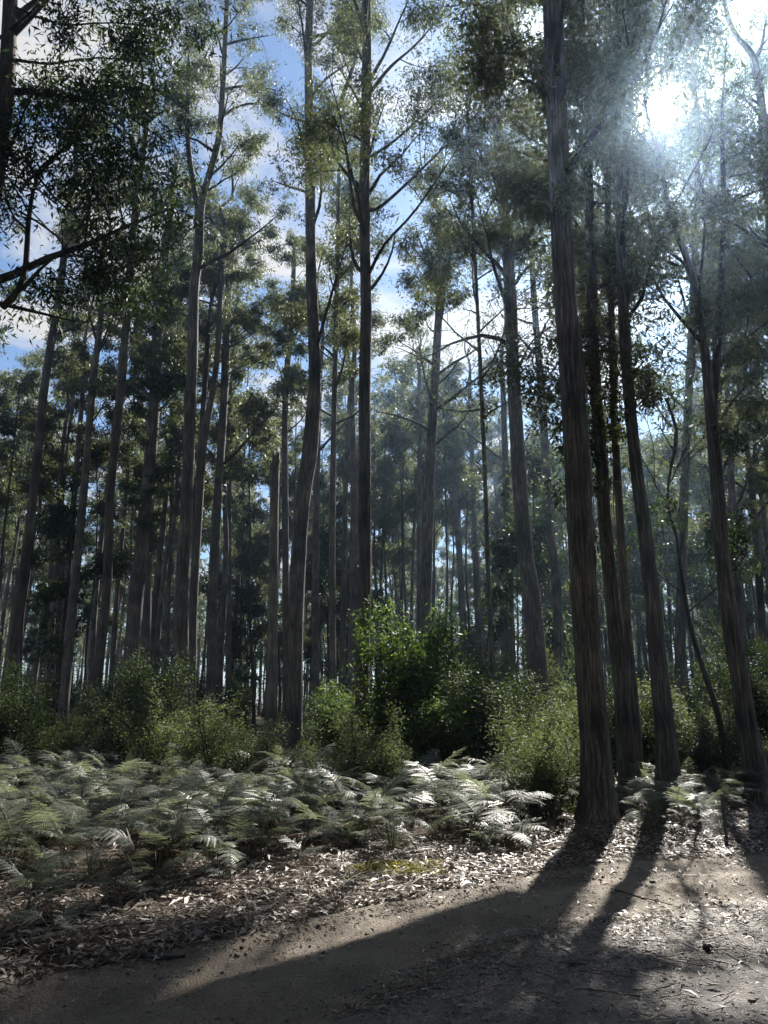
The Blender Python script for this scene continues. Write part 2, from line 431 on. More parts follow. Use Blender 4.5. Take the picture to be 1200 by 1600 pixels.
def make_tree(label, Y, pts, H=None, forks=(), limbs=(), crown=(None, None, 8, 3.0), epi=None, shade=(), leafn=34, mat='gum_leaf', bark='bark', flare=.35, seed=1, step=.3, k=18, amp=.018, lean=0.0, ribbons=0, group=None, tip=.03, cs=.20, name='gum_tree', dens=1.0):
    r = np.random.default_rng(seed)
    rows = px_path(pts, Y, r)
    p0, p1 = np.array(rows[0]), np.array(rows[1])
    gz = float(height(p0[0], p0[1]))
    if p0[2] > gz + .02:                       # carry the trunk down to the ground
        s = (p0[:3] - p1[:3]) / max(p1[2] - p0[2], .1) * (p0[2] - gz) * .8
        b = p0.copy(); b[:3] = p0[:3] + np.array([s[0], 0, 0]); b[2] = gz; b[3] = p0[3] * 1.12
        rows = [list(b)] + rows
    base = np.array(rows[0][:3]); base[2] = gz
    rows[0][2] = gz - .25
    top = np.array(rows[-1]); prev = np.array(rows[-2])
    if H and H > top[2] + .5:                  # carry it on above the picture
        d = (top[:3] - prev[:3]); d = d / max(d[2], .1)
        n = 4
        for i in range(1, n + 1):
            f = i / n; z = top[2] + (H - top[2]) * f
            q_ = top[:3] + d * (z - top[2]) * (1 - .4 * f); q_[2] = z
            rows.append([q_[0] + r.normal() * .12, q_[1] + r.normal() * .3 * f, z, top[3] * (1 - f) + tip * f])
    path = np.array(rows)
    if lean: path[:, 1] += lean * (path[:, 2] - gz)
    path = resample(path, step)
    path[:, 3] *= 1 + flare * np.exp(-np.maximum(path[:, 2] - gz, 0) / .45)
    mult = bark_mult(len(path), k, path[:, 2], amp, seed)
    root = empty(name, base)
    tag(root, label, 'tree', group)
    zf = np.maximum(path[:, 2] - gz, 0)        # root buttresses near the foot
    th = np.arange(k) / k * 2 * PI
    mult = mult + (.15 * np.exp(-zf / .35))[:, None] * np.cos(5 * th + seed)[None]
    trunk = tubes(path[None, :, :3], path[None, :, 3], k, mult[None])
    C = Crown(r)
    for fk in forks:                           # big forks seen in the photo
        fp = np.array(px_path(fk[1] if isinstance(fk[0], (int, float)) else fk, Y))
        if isinstance(fk[0], (int, float)): fp[:, 1] += np.linspace(0, fk[0], len(fp))
        fp = resample(fp, .4); fp[:, 3] *= np.clip(np.linspace(1.6, .3, len(fp)), 0, 1)
        C.limb.append((fp[:, :3], fp[:, 3]))
        C.grow_limb(fp[:, :3], fp[:, 3], dens * .8, 1.1, .45, cs)
    for lm in limbs:                           # (depth turn, pixel path) of single limbs, bare for their first part
        fp = np.array(px_path(lm[1], Y)); fp[:, 1] += np.linspace(0, lm[0], len(fp))
        fp = resample(fp, .3); fp[:, 3] *= np.clip(np.linspace(1.25, .35, len(fp)), 0, 1)
        C.limb.append((fp[:, :3], fp[:, 3]))
        if len(lm) < 3: C.grow_limb(fp[:, :3], fp[:, 3], dens, 1.0, .4, cs)
    z0, z1, nl, LL = crown
    if z0 is not None:
        Ht = path[-1, 2]; z1 = z1 or Ht
        for i in range(nl):
            u = (i + r.random() * .8) / nl; z = z0 + (z1 - z0) * u
            b = along(path, z); az = i * 2.4 + r.normal() * .5; el = math.radians(r.uniform(25, 60) + 12 * u)
            d = np.array([math.cos(az) * math.cos(el), math.sin(az) * math.cos(el), math.sin(el)])
            L = LL * r.uniform(.6, 1.15) * (1 - .45 * u)
            P = wander(b[:3], d, L, 7, r, .12, .05)
            rad = np.linspace(min(b[3] * .55, .018 * L + .012), .010, 7)
            C.limb.append((P, rad)); C.grow_limb(P, rad, dens, 1.0, .35, cs)
        C.cl.append((path[-1, :3], cs))
    if epi:                                    # leafy shoots straight from the trunk: (z0, z1, clumps, spread)
        for e in ([epi] if not isinstance(epi[0], (tuple, list)) else epi):
            for i in range(e[2]):
                z = r.uniform(e[0], e[1]); b = along(path, z); az = r.uniform(0, 2 * PI)
                d = np.array([math.cos(az), math.sin(az), r.uniform(-.1, .5)])
                tw = wander(b[:3] + d * b[3] * .7, d, e[3] * r.uniform(.3, 1), 4, r, .25, .05)
                C.twig.append((tw, np.linspace(.010, .004, 4))); C.cl.append((tw[-1], cs * .8)); C.cl.append((tw[2], cs * .6))
    for poly, cnt in shade:                    # the leafy side of the crown that shades the road
        P0 = np.array([ground(*p) for p in poly]); lo, hi = P0.min(0), P0.max(0); c = 0
        for _ in range(cnt * 12):
            gx, gy = r.uniform(lo[0], hi[0]), r.uniform(lo[1], hi[1])
            a, b = project(np.array([gx, gy, 0.05]))
            if not inpoly(np.array([a]), np.array([b]), poly)[0]: continue
            t = (Y - gy) / SUN[1] + r.normal() * 1.2; p = np.array([gx, gy, .05]) + SUN * t
            tr = along(path, p[2] - .6)
            if p[2] > path[-1, 2] + .5 or p[2] < gz + 4 or np.hypot(p[0] - tr[0], p[1] - tr[1]) > 3.4: continue
            C.cl.append((p, cs * r.uniform(.7, 1.2))); c += 1
            if c % 7 == 0:
                q_ = p + r.normal(size=3) * .15; mid = (tr[:3] + q_) / 2 + r.normal(size=3) * .2 - np.array([0, 0, .15])
                C.twig.append((np.array([tr[:3], (tr[:3] + mid) / 2, mid, (mid + q_) / 2 + r.normal(size=3) * .05, q_])[[0, 2, 3, 4]], np.array([.014, .010, .006, .003])))
            if c >= cnt: break
    finish_tree(root, trunk, C, r, Y, mat, leafn, barkmat=bark)
    for i in range(ribbons):                   # loose strips of bark hanging off the trunk
        z = gz + r.uniform(.6, 9); b = along(path, z); az = r.uniform(PI, 2 * PI); L = r.uniform(.3, 1.7)
        o_ = np.array([math.cos(az), math.sin(az), 0]); t_ = np.array([-math.sin(az), math.cos(az), 0])
        n = 8; u = np.linspace(0, 1, n)
        zz = z - L * u; cen = np.array([along(path, a)[:3] for a in zz]); rad = np.array([along(path, a)[3] for a in zz])
        c = cen + o_ * (rad * 1.02 + .008 + .03 * u ** 2 * r.random())[:, None] + t_ * (.06 * np.sin(u * 3 + r.random() * 6))[:, None]; c[:, 2] = zz
        w = r.uniform(.007, .022) * (1 - .6 * u)
        A = c + t_ * w[:, None]; B_ = c - t_ * w[:, None]; Cc = c + o_ * .006
        vv = np.concatenate([A, Cc, B_]) - base; ii = np.arange(n - 1)
        qq = np.concatenate([np.stack([ii, ii + 1, ii + 1 + n, ii + n], 1), np.stack([ii + n, ii + 1 + n, ii + 1 + 2 * n, ii + 2 * n], 1)])
        build('bark_ribbon', vv, qq, M['bark_ribbon'], root)
    return root

# ---- the trees one can single out -------------------------------------------------
make_tree('thickest gum trunk of all, standing by the bend of the dirt road', 10.5,
    [(937, 1303, 58), (932, 1200, 51), (921, 1050, 48), (911, 900, 46), (900, 700, 44), (892, 575, 41), (882, 450, 39), (873, 250, 37), (865, 60, 35), (860, -80, 32)],
    27, crown=(9, 27, 13, 3.6), epi=[(8.2, 14, 26, 1.0)], leafn=55, seed=11, step=.07, k=72, amp=.016, flare=.46, ribbons=40, tip=.05)
make_tree('trunk with leafy shoots close behind the thickest trunk, bare foot in the ferns', 13.2,
    [(985, 1262, 30), (975, 1150, 28), (970, 1075, 27), (955, 925, 25), (945, 820, 23), (940, 730, 22), (930, 600, 20), (924, 450, 18), (920, 300, 17), (915, 150, 15)],
    22, crown=(9, 22, 16, 3.4), epi=[(5.5, 15, 55, 1.2)], shade=[(DARK_M, 50), (DARK_L, 60)], leafn=48, seed=12, k=24, amp=.03, ribbons=8)
make_tree('straight stem twinned at its foot with the leafy-shooted trunk', 13.6,
    [(1000, 1255, 19), (990, 1100, 18), (978, 960, 16), (968, 800, 14), (960, 650, 13), (955, 480, 12), (950, 300, 11)],
    19, crown=(9, 19, 12, 2.8), epi=[(5, 12, 40, 1.0)], leafn=45, seed=13, ribbons=4)
make_tree('left-leaning trunk in shaggy bark beside the bright sun gap', 12.9,
    [(1045, 1268, 50), (1042, 1180, 36), (1035, 1100, 33), (1025, 1000, 29), (1015, 900, 26), (1006, 820, 24), (995, 740, 22), (983, 620, 20), (974, 480, 19), (969, 320, 17), (966, 150, 15), (966, 0, 14)],
    24, crown=(8.5, 24, 17, 3.4), epi=[(6.5, 13.5, 48, 1.1)], leafn=48, seed=14, k=28, amp=.03, ribbons=10)
make_tree('forked gum with two tall stems near the road at the picture edge', 13.0,
    [(1187, 1266, 50), (1180, 1200, 38), (1165, 1125, 34), (1155, 1050, 31), (1145, 1000, 29), (1130, 875, 25), (1120, 750, 23), (1110, 630, 21), (1100, 540, 15), (1086, 450, 13), (1068, 390, 11), (1045, 330, 9), (1030, 240, 8)],
    17, forks=[[(1112, 640, 17), (1122, 540, 15), (1127, 440, 13), (1132, 330, 12), (1128, 200, 10), (1135, 60, 8)]],
    crown=(7.5, 19, 17, 3.0), epi=[(7, 14, 50, 1.3)], leafn=45, seed=15, k=26, amp=.03, ribbons=8)
make_tree('dark thin sapling leaning hard against the forked gum by the road', 13.6,
    [(1147, 1250, 13), (1125, 1130, 11), (1100, 1050, 9), (1080, 985, 8), (1065, 900, 6), (1057, 840, 4)],
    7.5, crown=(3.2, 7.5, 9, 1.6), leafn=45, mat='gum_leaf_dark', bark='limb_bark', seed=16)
make_tree('stout straight trunk with a pale strip along its foot, behind the shrubs', 20,
    [(846, 1150, 38), (840, 1050, 35), (830, 925, 30), (822, 875, 28), (812, 750, 26), (802, 575, 23), (797, 450, 21), (785, 300, 19), (777, 200, 16), (775, 90, 14)],
    25, crown=(11, 25, 19, 3.8), epi=[(13, 22, 50, 1.5)], shade=[(DARK_L, 170)], leafn=44, seed=17, k=30, amp=.025, ribbons=10)
make_tree('slimmer trunk just right of the stout straight one, tapering into leaves', 28,
    [(875, 1110, 19), (870, 925, 17), (862, 850, 16), (855, 750, 15), (845, 600, 13), (835, 475, 11), (828, 350, 9)],
    25, crown=(12, 25, 16, 3.4), epi=[(11, 20, 40, 1.4)], shade=[(DARK_L, 120)], leafn=40, seed=18)
make_tree('straight grey trunk rising out of the bright green shrub', 17.4,
    [(565, 1222, 31), (566, 1120, 26), (567, 1010, 24), (570, 925, 23), (570, 750, 22), (570, 600, 21), (572, 475, 20), (570, 325, 19), (573, 150, 18), (573, 0, 16)],
    23, limbs=[(1.5, [(571, 330, 8), (600, 300, 6), (675, 212, 5), (765, 105, 4)]), (-1.0, [(571, 440, 7), (600, 395, 5), (650, 350, 5), (725, 250, 3)]),
              (1, [(574, 150, 8), (610, 90, 6), (650, 40, 5), (700, -30, 4)]), (-1.5, [(570, 350, 7), (555, 345, 6), (540, 250, 5), (520, 185, 4)]),
              (2, [(572, 250, 6), (620, 190, 5), (668, 120, 4), (705, 60, 3)]), (-1, [(574, 60, 6), (550, 10, 5), (530, -40, 4)])],
    crown=(12, 23, 14, 3.4), leafn=36, seed=19, k=30, amp=.03, ribbons=10, bark='bark_smooth', dens=.8)
make_tree('kinked trunk that bends halfway up and forks at its top', 22,
    [(457, 1195, 28), (460, 1130, 27), (462, 1000, 26), (465, 900, 26), (471, 800, 27), (477, 750, 28), (483, 715, 28), (489, 650, 26), (492, 575, 22), (487, 450, 20), (485, 350, 18), (485, 250, 18), (482, 100, 14), (485, -20, 12)],
    30, forks=[(1.0, [(489, 255, 11), (500, 220, 10), (520, 175, 9), (545, 100, 8), (565, 30, 7), (585, -40, 5)])],
    limbs=[(1.5, [(485, 60, 6), (520, 20, 5), (560, -30, 4)]), (-1.5, [(490, 560, 7), (520, 470, 5), (545, 400, 4), (550, 360, 3)])],
    crown=(17, 30, 13, 3.6), leafn=36, seed=20, k=30, amp=.03, ribbons=8, dens=.8)
make_tree('tall gum forking into a wide Y high above the fern bed', 24,
    [(280, 1112, 28), (282, 1050, 27), (285, 900, 25), (290, 825, 23), (295, 700, 21), (300, 575, 19), (303, 450, 18), (310, 400, 17), (313, 325, 15), (325, 280, 12), (342, 215, 11), (348, 140, 10), (352, 60, 9), (356, -20, 8)],
    30, forks=[(.6, [(311, 330, 12), (300, 280, 10), (290, 200, 9), (290, 100, 8), (288, 20, 6)])],
    limbs=[(.5, [(345, 185, 6), (350, 175, 6), (372, 158, 5), (400, 150, 5), (437, 158, 3)], 1), (-1, [(289, 170, 6), (255, 155, 5), (215, 145, 4), (165, 125, 3)]),
           (1, [(350, 70, 5), (380, 45, 4), (425, 20, 3)]), (1, [(348, 140, 5), (385, 118, 4), (440, 112, 3)])],
    crown=(17, 30, 12, 3.4), leafn=36, seed=21, k=28, amp=.03, ribbons=8, dens=.8)
make_tree('slim pale leaning trunk with its bare foot at the back of the ferns', 25,
    [(143, 1182, 21), (145, 1150, 20), (155, 1025, 19), (167, 925, 17), (172, 775, 15), (182, 675, 15), (192, 575, 15), (200, 475, 14), (205, 400, 13), (215, 300, 12), (225, 225, 11), (232, 175, 9), (240, 120, 7)],
    26, limbs=[(.5, [(218, 262, 5), (205, 215, 4), (190, 190, 4), (185, 155, 3)]), (-.5, [(233, 190, 5), (250, 186, 4), (280, 178, 3)])],
    crown=(19, 26, 7, 2.4), leafn=34, seed=22, bark='bark_smooth', k=22, dens=.8, epi=[(14, 17, 22, 1.2)])
make_tree('trunk leaning towards the centre at the very edge above the fern bed', 26,
    [(4, 1135, 19), (10, 1100, 19), (25, 975, 18), (32, 925, 17), (50, 790, 15), (70, 600, 14), (90, 475, 13), (100, 400, 12), (112, 300, 10)],
    27, crown=(15, 27, 11, 3.0), leafn=36, seed=23, bark='bark_smooth')
make_tree('black trunk furred with leafy shoots from middle to top', 31,
    [(205, 1028, 28), (212, 940, 26), (222, 850, 24), (232, 750, 22), (240, 650, 20), (245, 550, 19), (250, 450, 17), (260, 380, 14), (270, 300, 11), (276, 255, 8)],
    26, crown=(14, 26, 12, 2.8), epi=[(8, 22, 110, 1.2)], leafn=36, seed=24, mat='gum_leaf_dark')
make_tree('dark trunk close behind the shoot-furred black one', 34,
    [(228, 980, 18), (229, 900, 18), (233, 800, 16), (240, 690, 14), (247, 580, 12), (262, 440, 9)],
    24, crown=(13, 24, 10, 2.8), leafn=34, seed=25)
make_tree('twin-stemmed gum splitting low down behind the Y-forked one', 30,
    [(300, 1040, 16), (302, 950, 15), (310, 800, 15), (317, 690, 16), (330, 625, 11), (340, 550, 10), (345, 450, 9), (352, 360, 8)],
    27, forks=[(.8, [(315, 700, 11), (316, 640, 10), (320, 560, 10), (325, 475, 9), (338, 400, 8), (352, 330, 6)])],
    crown=(17, 27, 9, 2.8), leafn=34, seed=26, bark='bark_smooth')
make_tree('dark trunk with long rising limbs between the twin-stemmed gum and the snag', 34,
    [(330, 1045, 18), (332, 925, 17), (335, 900, 17), (340, 775, 15), (347, 675, 14), (352, 575, 14), (357, 450, 12), (365, 350, 9)],
    27, limbs=[(.8, [(358, 490, 6), (380, 484, 5), (410, 482, 4), (440, 488, 3)]), (-.8, [(350, 725, 6), (375, 705, 5), (400, 680, 4), (425, 660, 3)]), (1, [(354, 545, 5), (375, 525, 4), (400, 500, 3)])],
    crown=(15, 27, 9, 3.2), leafn=34, seed=27)
make_tree('pole-thin trunk hard by the dark long-limbed one', 41,
    [(357, 1050, 11), (357, 850, 10), (359, 720, 9), (361, 620, 8), (372, 500, 6)], 25, crown=(13, 25, 9, 2.8), leafn=30, seed=28)
make_tree('trunk rising right behind the broken snag', 35,
    [(447, 1050, 13), (446, 850, 12), (445, 690, 11), (447, 600, 11), (455, 500, 10), (459, 420, 8)], 26, limbs=[(.5, [(446, 560, 5), (470, 500, 4), (482, 460, 3)])], crown=(14, 26, 10, 3.0), leafn=32, seed=29)
make_tree('straight trunk behind the kinked one, carrying one long drooping limb pair', 27,
    [(665, 1025, 21), (665, 925, 20), (670, 800, 18), (675, 675, 17), (682, 550, 15), (687, 450, 12), (684, 350, 10)],
    23, limbs=[(-1, [(675, 645, 7), (700, 632, 6), (735, 608, 5), (780, 578, 4)]), (1, [(680, 588, 6), (712, 560, 5), (745, 535, 4), (778, 492, 3)]), (.5, [(677, 570, 6), (650, 545, 5), (625, 525, 3)]),
              (.5, [(687, 440, 5), (660, 380, 4), (650, 340, 3)], 1), (0, [(687, 430, 5), (705, 380, 4), (722, 330, 3)])],
    crown=(11, 23, 14, 3.4), leafn=36, seed=30, k=22, amp=.03)
make_tree('thin pole beside the trunk with long drooping limbs', 38, [(655, 1000, 10), (655, 800, 9), (656, 650, 8), (655, 560, 6)], 22, crown=(13, 22, 9, 2.8), leafn=30, seed=31)
make_tree('reddish thin trunk standing in the middle gap, second of its close pair', 45, [(727, 1018, 12), (722, 940, 11), (718, 870, 11), (711, 780, 10), (706, 700, 8)], 24, crown=(13, 24, 9, 3.0), leafn=30, seed=32)
make_tree('thin trunk forming a close pair with the reddish one', 45, [(751, 1028, 12), (746, 940, 11), (742, 850, 10), (738, 720, 9), (734, 620, 7)], 26, crown=(15, 26, 9, 3.0), leafn=30, seed=33)
make_tree('dark trunk with crooked side branches left of the stout straight one', 32, [(796, 1042, 16), (795, 900, 15), (792, 800, 14), (790, 720, 12), (786, 620, 9)], 24,
    limbs=[(.5, [(792, 920, 5), (772, 885, 4), (757, 850, 3), (752, 810, 3)], 1), (0, [(795, 930, 5), (815, 905, 4), (838, 890, 3)], 1)], crown=(11, 24, 10, 3.2), leafn=32, seed=34)
make_tree('dark trunk with a lit edge on the fringe of the left-hand stand', 30, [(104, 1055, 17), (112, 960, 16), (120, 880, 15), (128, 800, 14), (135, 725, 13), (145, 600, 12), (157, 500, 10), (160, 430, 8)], 25,
    limbs=[(.5, [(150, 560, 5), (170, 500, 4), (188, 455, 3)]), (-.5, [(153, 540, 5), (140, 490, 4), (122, 450, 3)])], crown=(13, 25, 9, 2.8), leafn=34, seed=35)
make_tree('narrow trunk next to the lit-edged dark one', 36, [(93, 1020, 11), (102, 950, 10), (112, 825, 10), (122, 700, 9), (130, 600, 8)], 25, crown=(13, 25, 9, 2.6), leafn=30, seed=36)
make_tree('spindly trunk, first of three leaning poles at the fringe', 40, [(52, 1070, 12), (62, 1000, 11), (75, 925, 10), (82, 875, 10), (100, 685, 8)], 24, crown=(13, 24, 9, 2.8), leafn=30, seed=37)
make_tree('spindly trunk, middle one of three leaning poles at the fringe', 43, [(78, 1020, 11), (87, 900, 10), (95, 800, 9), (105, 680, 8)], 26, crown=(14, 26, 9, 2.8), leafn=30, seed=38)
make_tree('spindly trunk, last of three leaning poles beside the pale leaning trunk', 40, [(144, 1018, 10), (150, 925, 10), (155, 875, 9), (163, 800, 8), (171, 730, 8)], 25, crown=(13, 25, 9, 2.8), leafn=30, seed=39)
make_tree('pole standing free in the bright gap behind the pale leaning trunk', 42, [(177, 1012, 9), (181, 950, 9), (186, 890, 8), (200, 740, 7)], 24, crown=(13, 24, 8, 2.8), leafn=30, seed=40)
make_tree('thin dark pole between the shoot-furred trunk and the Y-forked gum', 40, [(260, 1010, 9), (263, 930, 9), (266, 860, 8), (270, 740, 7)], 22, crown=(11, 22, 9, 2.6), leafn=30, seed=41)
make_tree('trunk half hidden by the kinked one', 33, [(493, 1005, 14), (493, 900, 13), (494, 780, 12), (498, 640, 10)], 24, crown=(13, 24, 9, 3.0), leafn=32, seed=42)
make_tree('slender dark trunk just short of the trunk in the bright shrub', 36, [(536, 1000, 11), (538, 880, 10), (540, 760, 9), (545, 640, 7)], 22, crown=(11, 22, 10, 2.8), leafn=32, seed=43)
make_tree('grey trunk overlapping the one that rises from the bright shrub', 31, [(551, 1020, 16), (552, 900, 15), (553, 760, 12), (550, 620, 10)], 26, crown=(15, 26, 9, 3.0), leafn=32, seed=44)
make_tree('trunk in the shade between the forked roadside gum and the frame edge', 30, [(1163, 1060, 15), (1158, 960, 14), (1150, 860, 13), (1142, 740, 11), (1136, 600, 9)], 25, crown=(9, 25, 13, 3.4), leafn=36, seed=45, epi=[(5, 14, 30, 1.4)])
make_tree('bare-stemmed trunk close to the frame edge behind the forked gum', 32, [(1196, 1050, 15), (1190, 960, 13), (1183, 860, 12), (1172, 740, 10)], 26, crown=(9, 26, 13, 3.6), leafn=36, seed=46)
make_tree('bare-topped gum whose crooked fork shows against the bright corner of sky', 16,
    [(1265, 1150, 30), (1240, 900, 26), (1222, 600, 22), (1208, 400, 19), (1196, 240, 17), (1190, 165, 15), (1178, 90, 11), (1155, 62, 9), (1138, 30, 8), (1130, -10, 7)], 19,
    forks=[(.3, [(1188, 150, 10), (1180, 95, 9), (1195, 65, 8), (1206, 10, 7)])],
    limbs=[(0, [(1193, 190, 6), (1165, 155, 5), (1120, 135, 4)], 1), (.6, [(1205, 390, 6), (1160, 340, 5), (1110, 300, 3)])], crown=(8, 17, 12, 3.0), leafn=36, seed=47, bark='bark_smooth', dens=.8)
make_tree('trunk dim with glare below the bright sun gap', 21, [(1062, 1120, 20), (1064, 950, 18), (1068, 800, 16), (1075, 640, 14), (1082, 480, 12), (1088, 330, 10), (1090, 200, 8)], 26, crown=(8, 26, 16, 3.6), leafn=38, seed=48, epi=[(7, 15, 40, 1.4)])
make_tree('young gum in full leaf between the stout straight trunk and the thickest one', 24, [(905, 1120, 12), (902, 950, 11), (900, 800, 10), (905, 640, 8), (908, 450, 6)], 21, crown=(6, 21, 15, 2.6), leafn=38, seed=49, epi=[(9, 16, 30, 1.2)], shade=[(DARK_L, 230)])
make_tree('overhanging dark-leaved gum at the near corner, limbs reaching across the sky', 10.5,
    [(-95, 1300, 60), (-75, 1000, 54), (-55, 700, 48), (-30, 400, 42), (-8, 250, 36), (8, 150, 30), (14, 60, 26), (18, -60, 22)], 18,
    limbs=[(1.0, [(-5, 145, 13.6), (40, 128, 12.4), (95, 122, 10.5), (150, 118, 8.7), (190, 135, 5.6), (240, 158, 3.7)]), (.6, [(4, 480, 13), (24, 448, 12), (32, 400, 11), (31, 330, 10), (42, 250, 9), (80, 200, 7), (118, 120, 5)]),
           (.2, [(35, 452, 8.7), (62, 415, 5.6), (95, 380, 4.3), (130, 320, 3.1)]), (.4, [(-40, 465, 9.9), (20, 475, 7.4), (75, 484, 5.6), (100, 486, 4.3), (145, 484, 2.5)], 1),
           (-.4, [(30, 300, 5.6), (70, 270, 4.3), (120, 240, 3.7), (170, 205, 2.5)]), (-.8, [(0, 60, 7.4), (60, 40, 5.6), (120, 10, 4.3), (190, -20, 3.1)]), (.6, [(5, 90, 6.2), (70, 85, 5.0), (140, 60, 3.7), (240, 55, 2.5)]),
           (.5, [(40, 250, 5.0), (80, 300, 3.7), (120, 330, 3.1), (155, 360, 2.5)]), (-.6, [(10, 250, 5.0), (50, 180, 3.7), (90, 150, 3.1), (150, 170, 2.5)]), (.9, [(30, 330, 4.3), (75, 350, 3.7), (110, 400, 3.1), (150, 410, 1.9)]),
           (.3, [(20, 10, 5.6), (90, 30, 4.3), (170, 20, 3.1), (290, 25, 1.9)])],
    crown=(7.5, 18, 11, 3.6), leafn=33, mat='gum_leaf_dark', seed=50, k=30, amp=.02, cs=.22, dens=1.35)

make_tree('tall gum whose trunk hides in its own leaves, left of the stout straight trunk top', 21, [(768, 1060, 9), (763, 900, 8), (756, 700, 8), (748, 520, 7), (738, 330, 6), (730, 150, 5)], 22, crown=(9.5, 22, 20, 3.2), leafn=40, seed=51)
make_tree('gum with a loose high crown right of the glare-dimmed trunk', 24, [(1132, 1080, 16), (1128, 900, 14), (1122, 700, 13), (1117, 500, 11), (1112, 300, 9)], 26, crown=(9, 26, 20, 3.6), leafn=40, seed=52)
make_tree('slender gum leafing up between the kinked trunk and the straight grey one', 26, [(520, 1060, 12), (519, 860, 11), (522, 640, 10), (527, 430, 8), (530, 250, 6)], 25, crown=(11, 25, 16, 3.2), leafn=36, seed=53)

# ---- the broken snag -----------------------------------------------------------------
r = np.random.default_rng(60)
rows = np.array(px_path([(425, 1128, 19), (426, 1050, 18), (427, 950, 17), (428, 830, 16), (430, 720, 16)], 23))
gz = float(height(rows[0, 0], rows[0, 1])); rows = np.vstack([[rows[0, 0], 23, gz - .2, rows[0, 3] * 1.2], rows])
path = resample(rows, .2); k = 20
mult = bark_mult(len(path), k, path[:, 2], .03, 60)
v, q = tubes(path[None, :, :3], path[None, :, 3], k, mult[None])
n = len(path)
ringtop = v[(n - 1) * k:n * k]; ringtop[:, 2] += .38 * np.cos(np.arange(k) / k * 2 * PI - .4) + r.uniform(0, .22, k)
snag = empty('dead_tree', (path[0, 0], 23, gz)); tag(snag, 'dead grey snag snapped off flat at mid height, no crown', 'dead tree')
build('trunk', v - np.array(snag.location), q, M['dead_wood'], snag, smooth=True)
for i in range(3):
    z = path[-1, 2] - .05; a = i * 2.1
    p0 = path[-1, :3] + np.array([math.cos(a), math.sin(a), 0]) * path[-1, 3] * .75
    P = np.array([p0 - [0, 0, .3], p0, p0 + [0, 0, .25 + .12 * i]]); vv, qq = tubes(P, np.array([.05, .035, .006]), 6)
    build('splinter', vv - np.array(snag.location), qq, M['dead_wood'], snag)

# ---- the many gums standing deeper in ---------------------------------------------------
def proto_tree(seed, H, z0, nl, LL, d, leafn, leafL, mat, bark, epi=0, cs=.25):
    r = np.random.default_rng(seed)
    n = 9; z = np.linspace(0, H, n)
    x = np.cumsum(r.normal(size=n) * .12); y = np.cumsum(r.normal(size=n) * .12)
    rows = np.stack([x - x[0], y - y[0], z - .1, np.linspace(d * .5, .03, n) ** 1.0], 1)
    path = resample(rows, .9); path[:, 3] *= 1 + .35 * np.exp(-path[:, 2] / .4)
    k = 10
    root = empty('slender_gum_tree' if nl == 8 else 'gum_tree' if H > 17 else 'young_gum_tree', (0, 0, 0))  # the fewest-limbed prototypes are tall gum trees on pole-thin trunks
    trunk = tubes(path[None, :, :3], path[None, :, 3], k, bark_mult(len(path), k, path[:, 2], .03, seed)[None])
    C = Crown(r)
    bl = []
    for i in range(nl):
        u = (i + r.random() * .8) / nl; zz = z0 + (H - z0) * u; b = along(path, zz); az = i * 2.4 + r.normal() * .5; el = math.radians(r.uniform(20, 58) + 12 * u)
        dd = np.array([math.cos(az) * math.cos(el), math.sin(az) * math.cos(el), math.sin(el)])
        L = LL * r.uniform(.6, 1.15) * (1 - .5 * u)
        P = wander(b[:3], dd, L, 6, r, .14, .05); rad = np.linspace(min(b[3] * .5, .016 * L + .012), .012, 6)
        bl.append((P, rad)); C.grow_limb(P, rad, .75, 1.1, .35, cs)
    C.bough = [(a, b * 1.3) for a, b in C.bough]
    C.cl.append((path[-1, :3], cs))
    for i in range(epi):
        zz = r.uniform(z0 * .4, H * .8); b = along(path, zz); az = r.uniform(0, 2 * PI)
        C.cl.append((b[:3] + np.array([math.cos(az), math.sin(az), 0]) * r.uniform(.2, 1.1), cs * .8))
    tv, tq = trunk
    kids = [build('trunk', tv, tq, M[bark], root, smooth=True)]
    C.bough += bl and []
    lv, lq = join([tubes(np.array([a for a, _ in bl]), np.array([b for _, b in bl]), 6), C.arrays(C.bough, 4)])
    kids.append(build('limbs', lv, lq, M['limb_bark'], root))
    vv, qq, tt = leaves_of(C.cl, leafn, leafL, .26, .8, r, gap=False)
    kids.append(build('crown', vv, qq, M[mat], root, tint=tt))
    return root, kids
protos = []
for i, (H, z0, nl, LL, d, mat, bark, epi) in enumerate([
        (26, 12, 13, 4.0, .42, 'gum_leaf', 'bark', 0), (24, 12, 13, 3.6, .36, 'gum_leaf', 'bark', 4), (28, 15, 12, 4.2, .48, 'gum_leaf', 'bark_smooth', 0),
        (21, 11, 12, 3.0, .28, 'gum_leaf', 'bark', 5), (22, 12, 12, 3.4, .32, 'gum_leaf_dark', 'bark', 3), (25, 13, 11, 3.8, .38, 'gum_leaf', 'bark_smooth', 0),
        (12, 3, 12, 2.4, .16, 'olive_leaf', 'limb_bark', 10), (15, 4.5, 13, 2.6, .2, 'gum_leaf', 'limb_bark', 12), (9, 2, 12, 2.2, .13, 'olive_leaf', 'limb_bark', 8),
        (20, 13, 8, 2.2, .22, 'gum_leaf', 'limb_bark', 0), (17, 11, 8, 1.9, .18, 'gum_leaf', 'limb_bark', 0)]):
    protos.append(proto_tree(100 + i, H, z0, nl, LL, d, 27, .27, mat, bark, epi))
spots = []
hero_xy = [(o.location.x, o.location.y) for o in COL.objects if o.parent is None and o.type == 'EMPTY' and o.name.split('.')[0] == 'gum_tree' and o.location.y > 1]
tries = 0
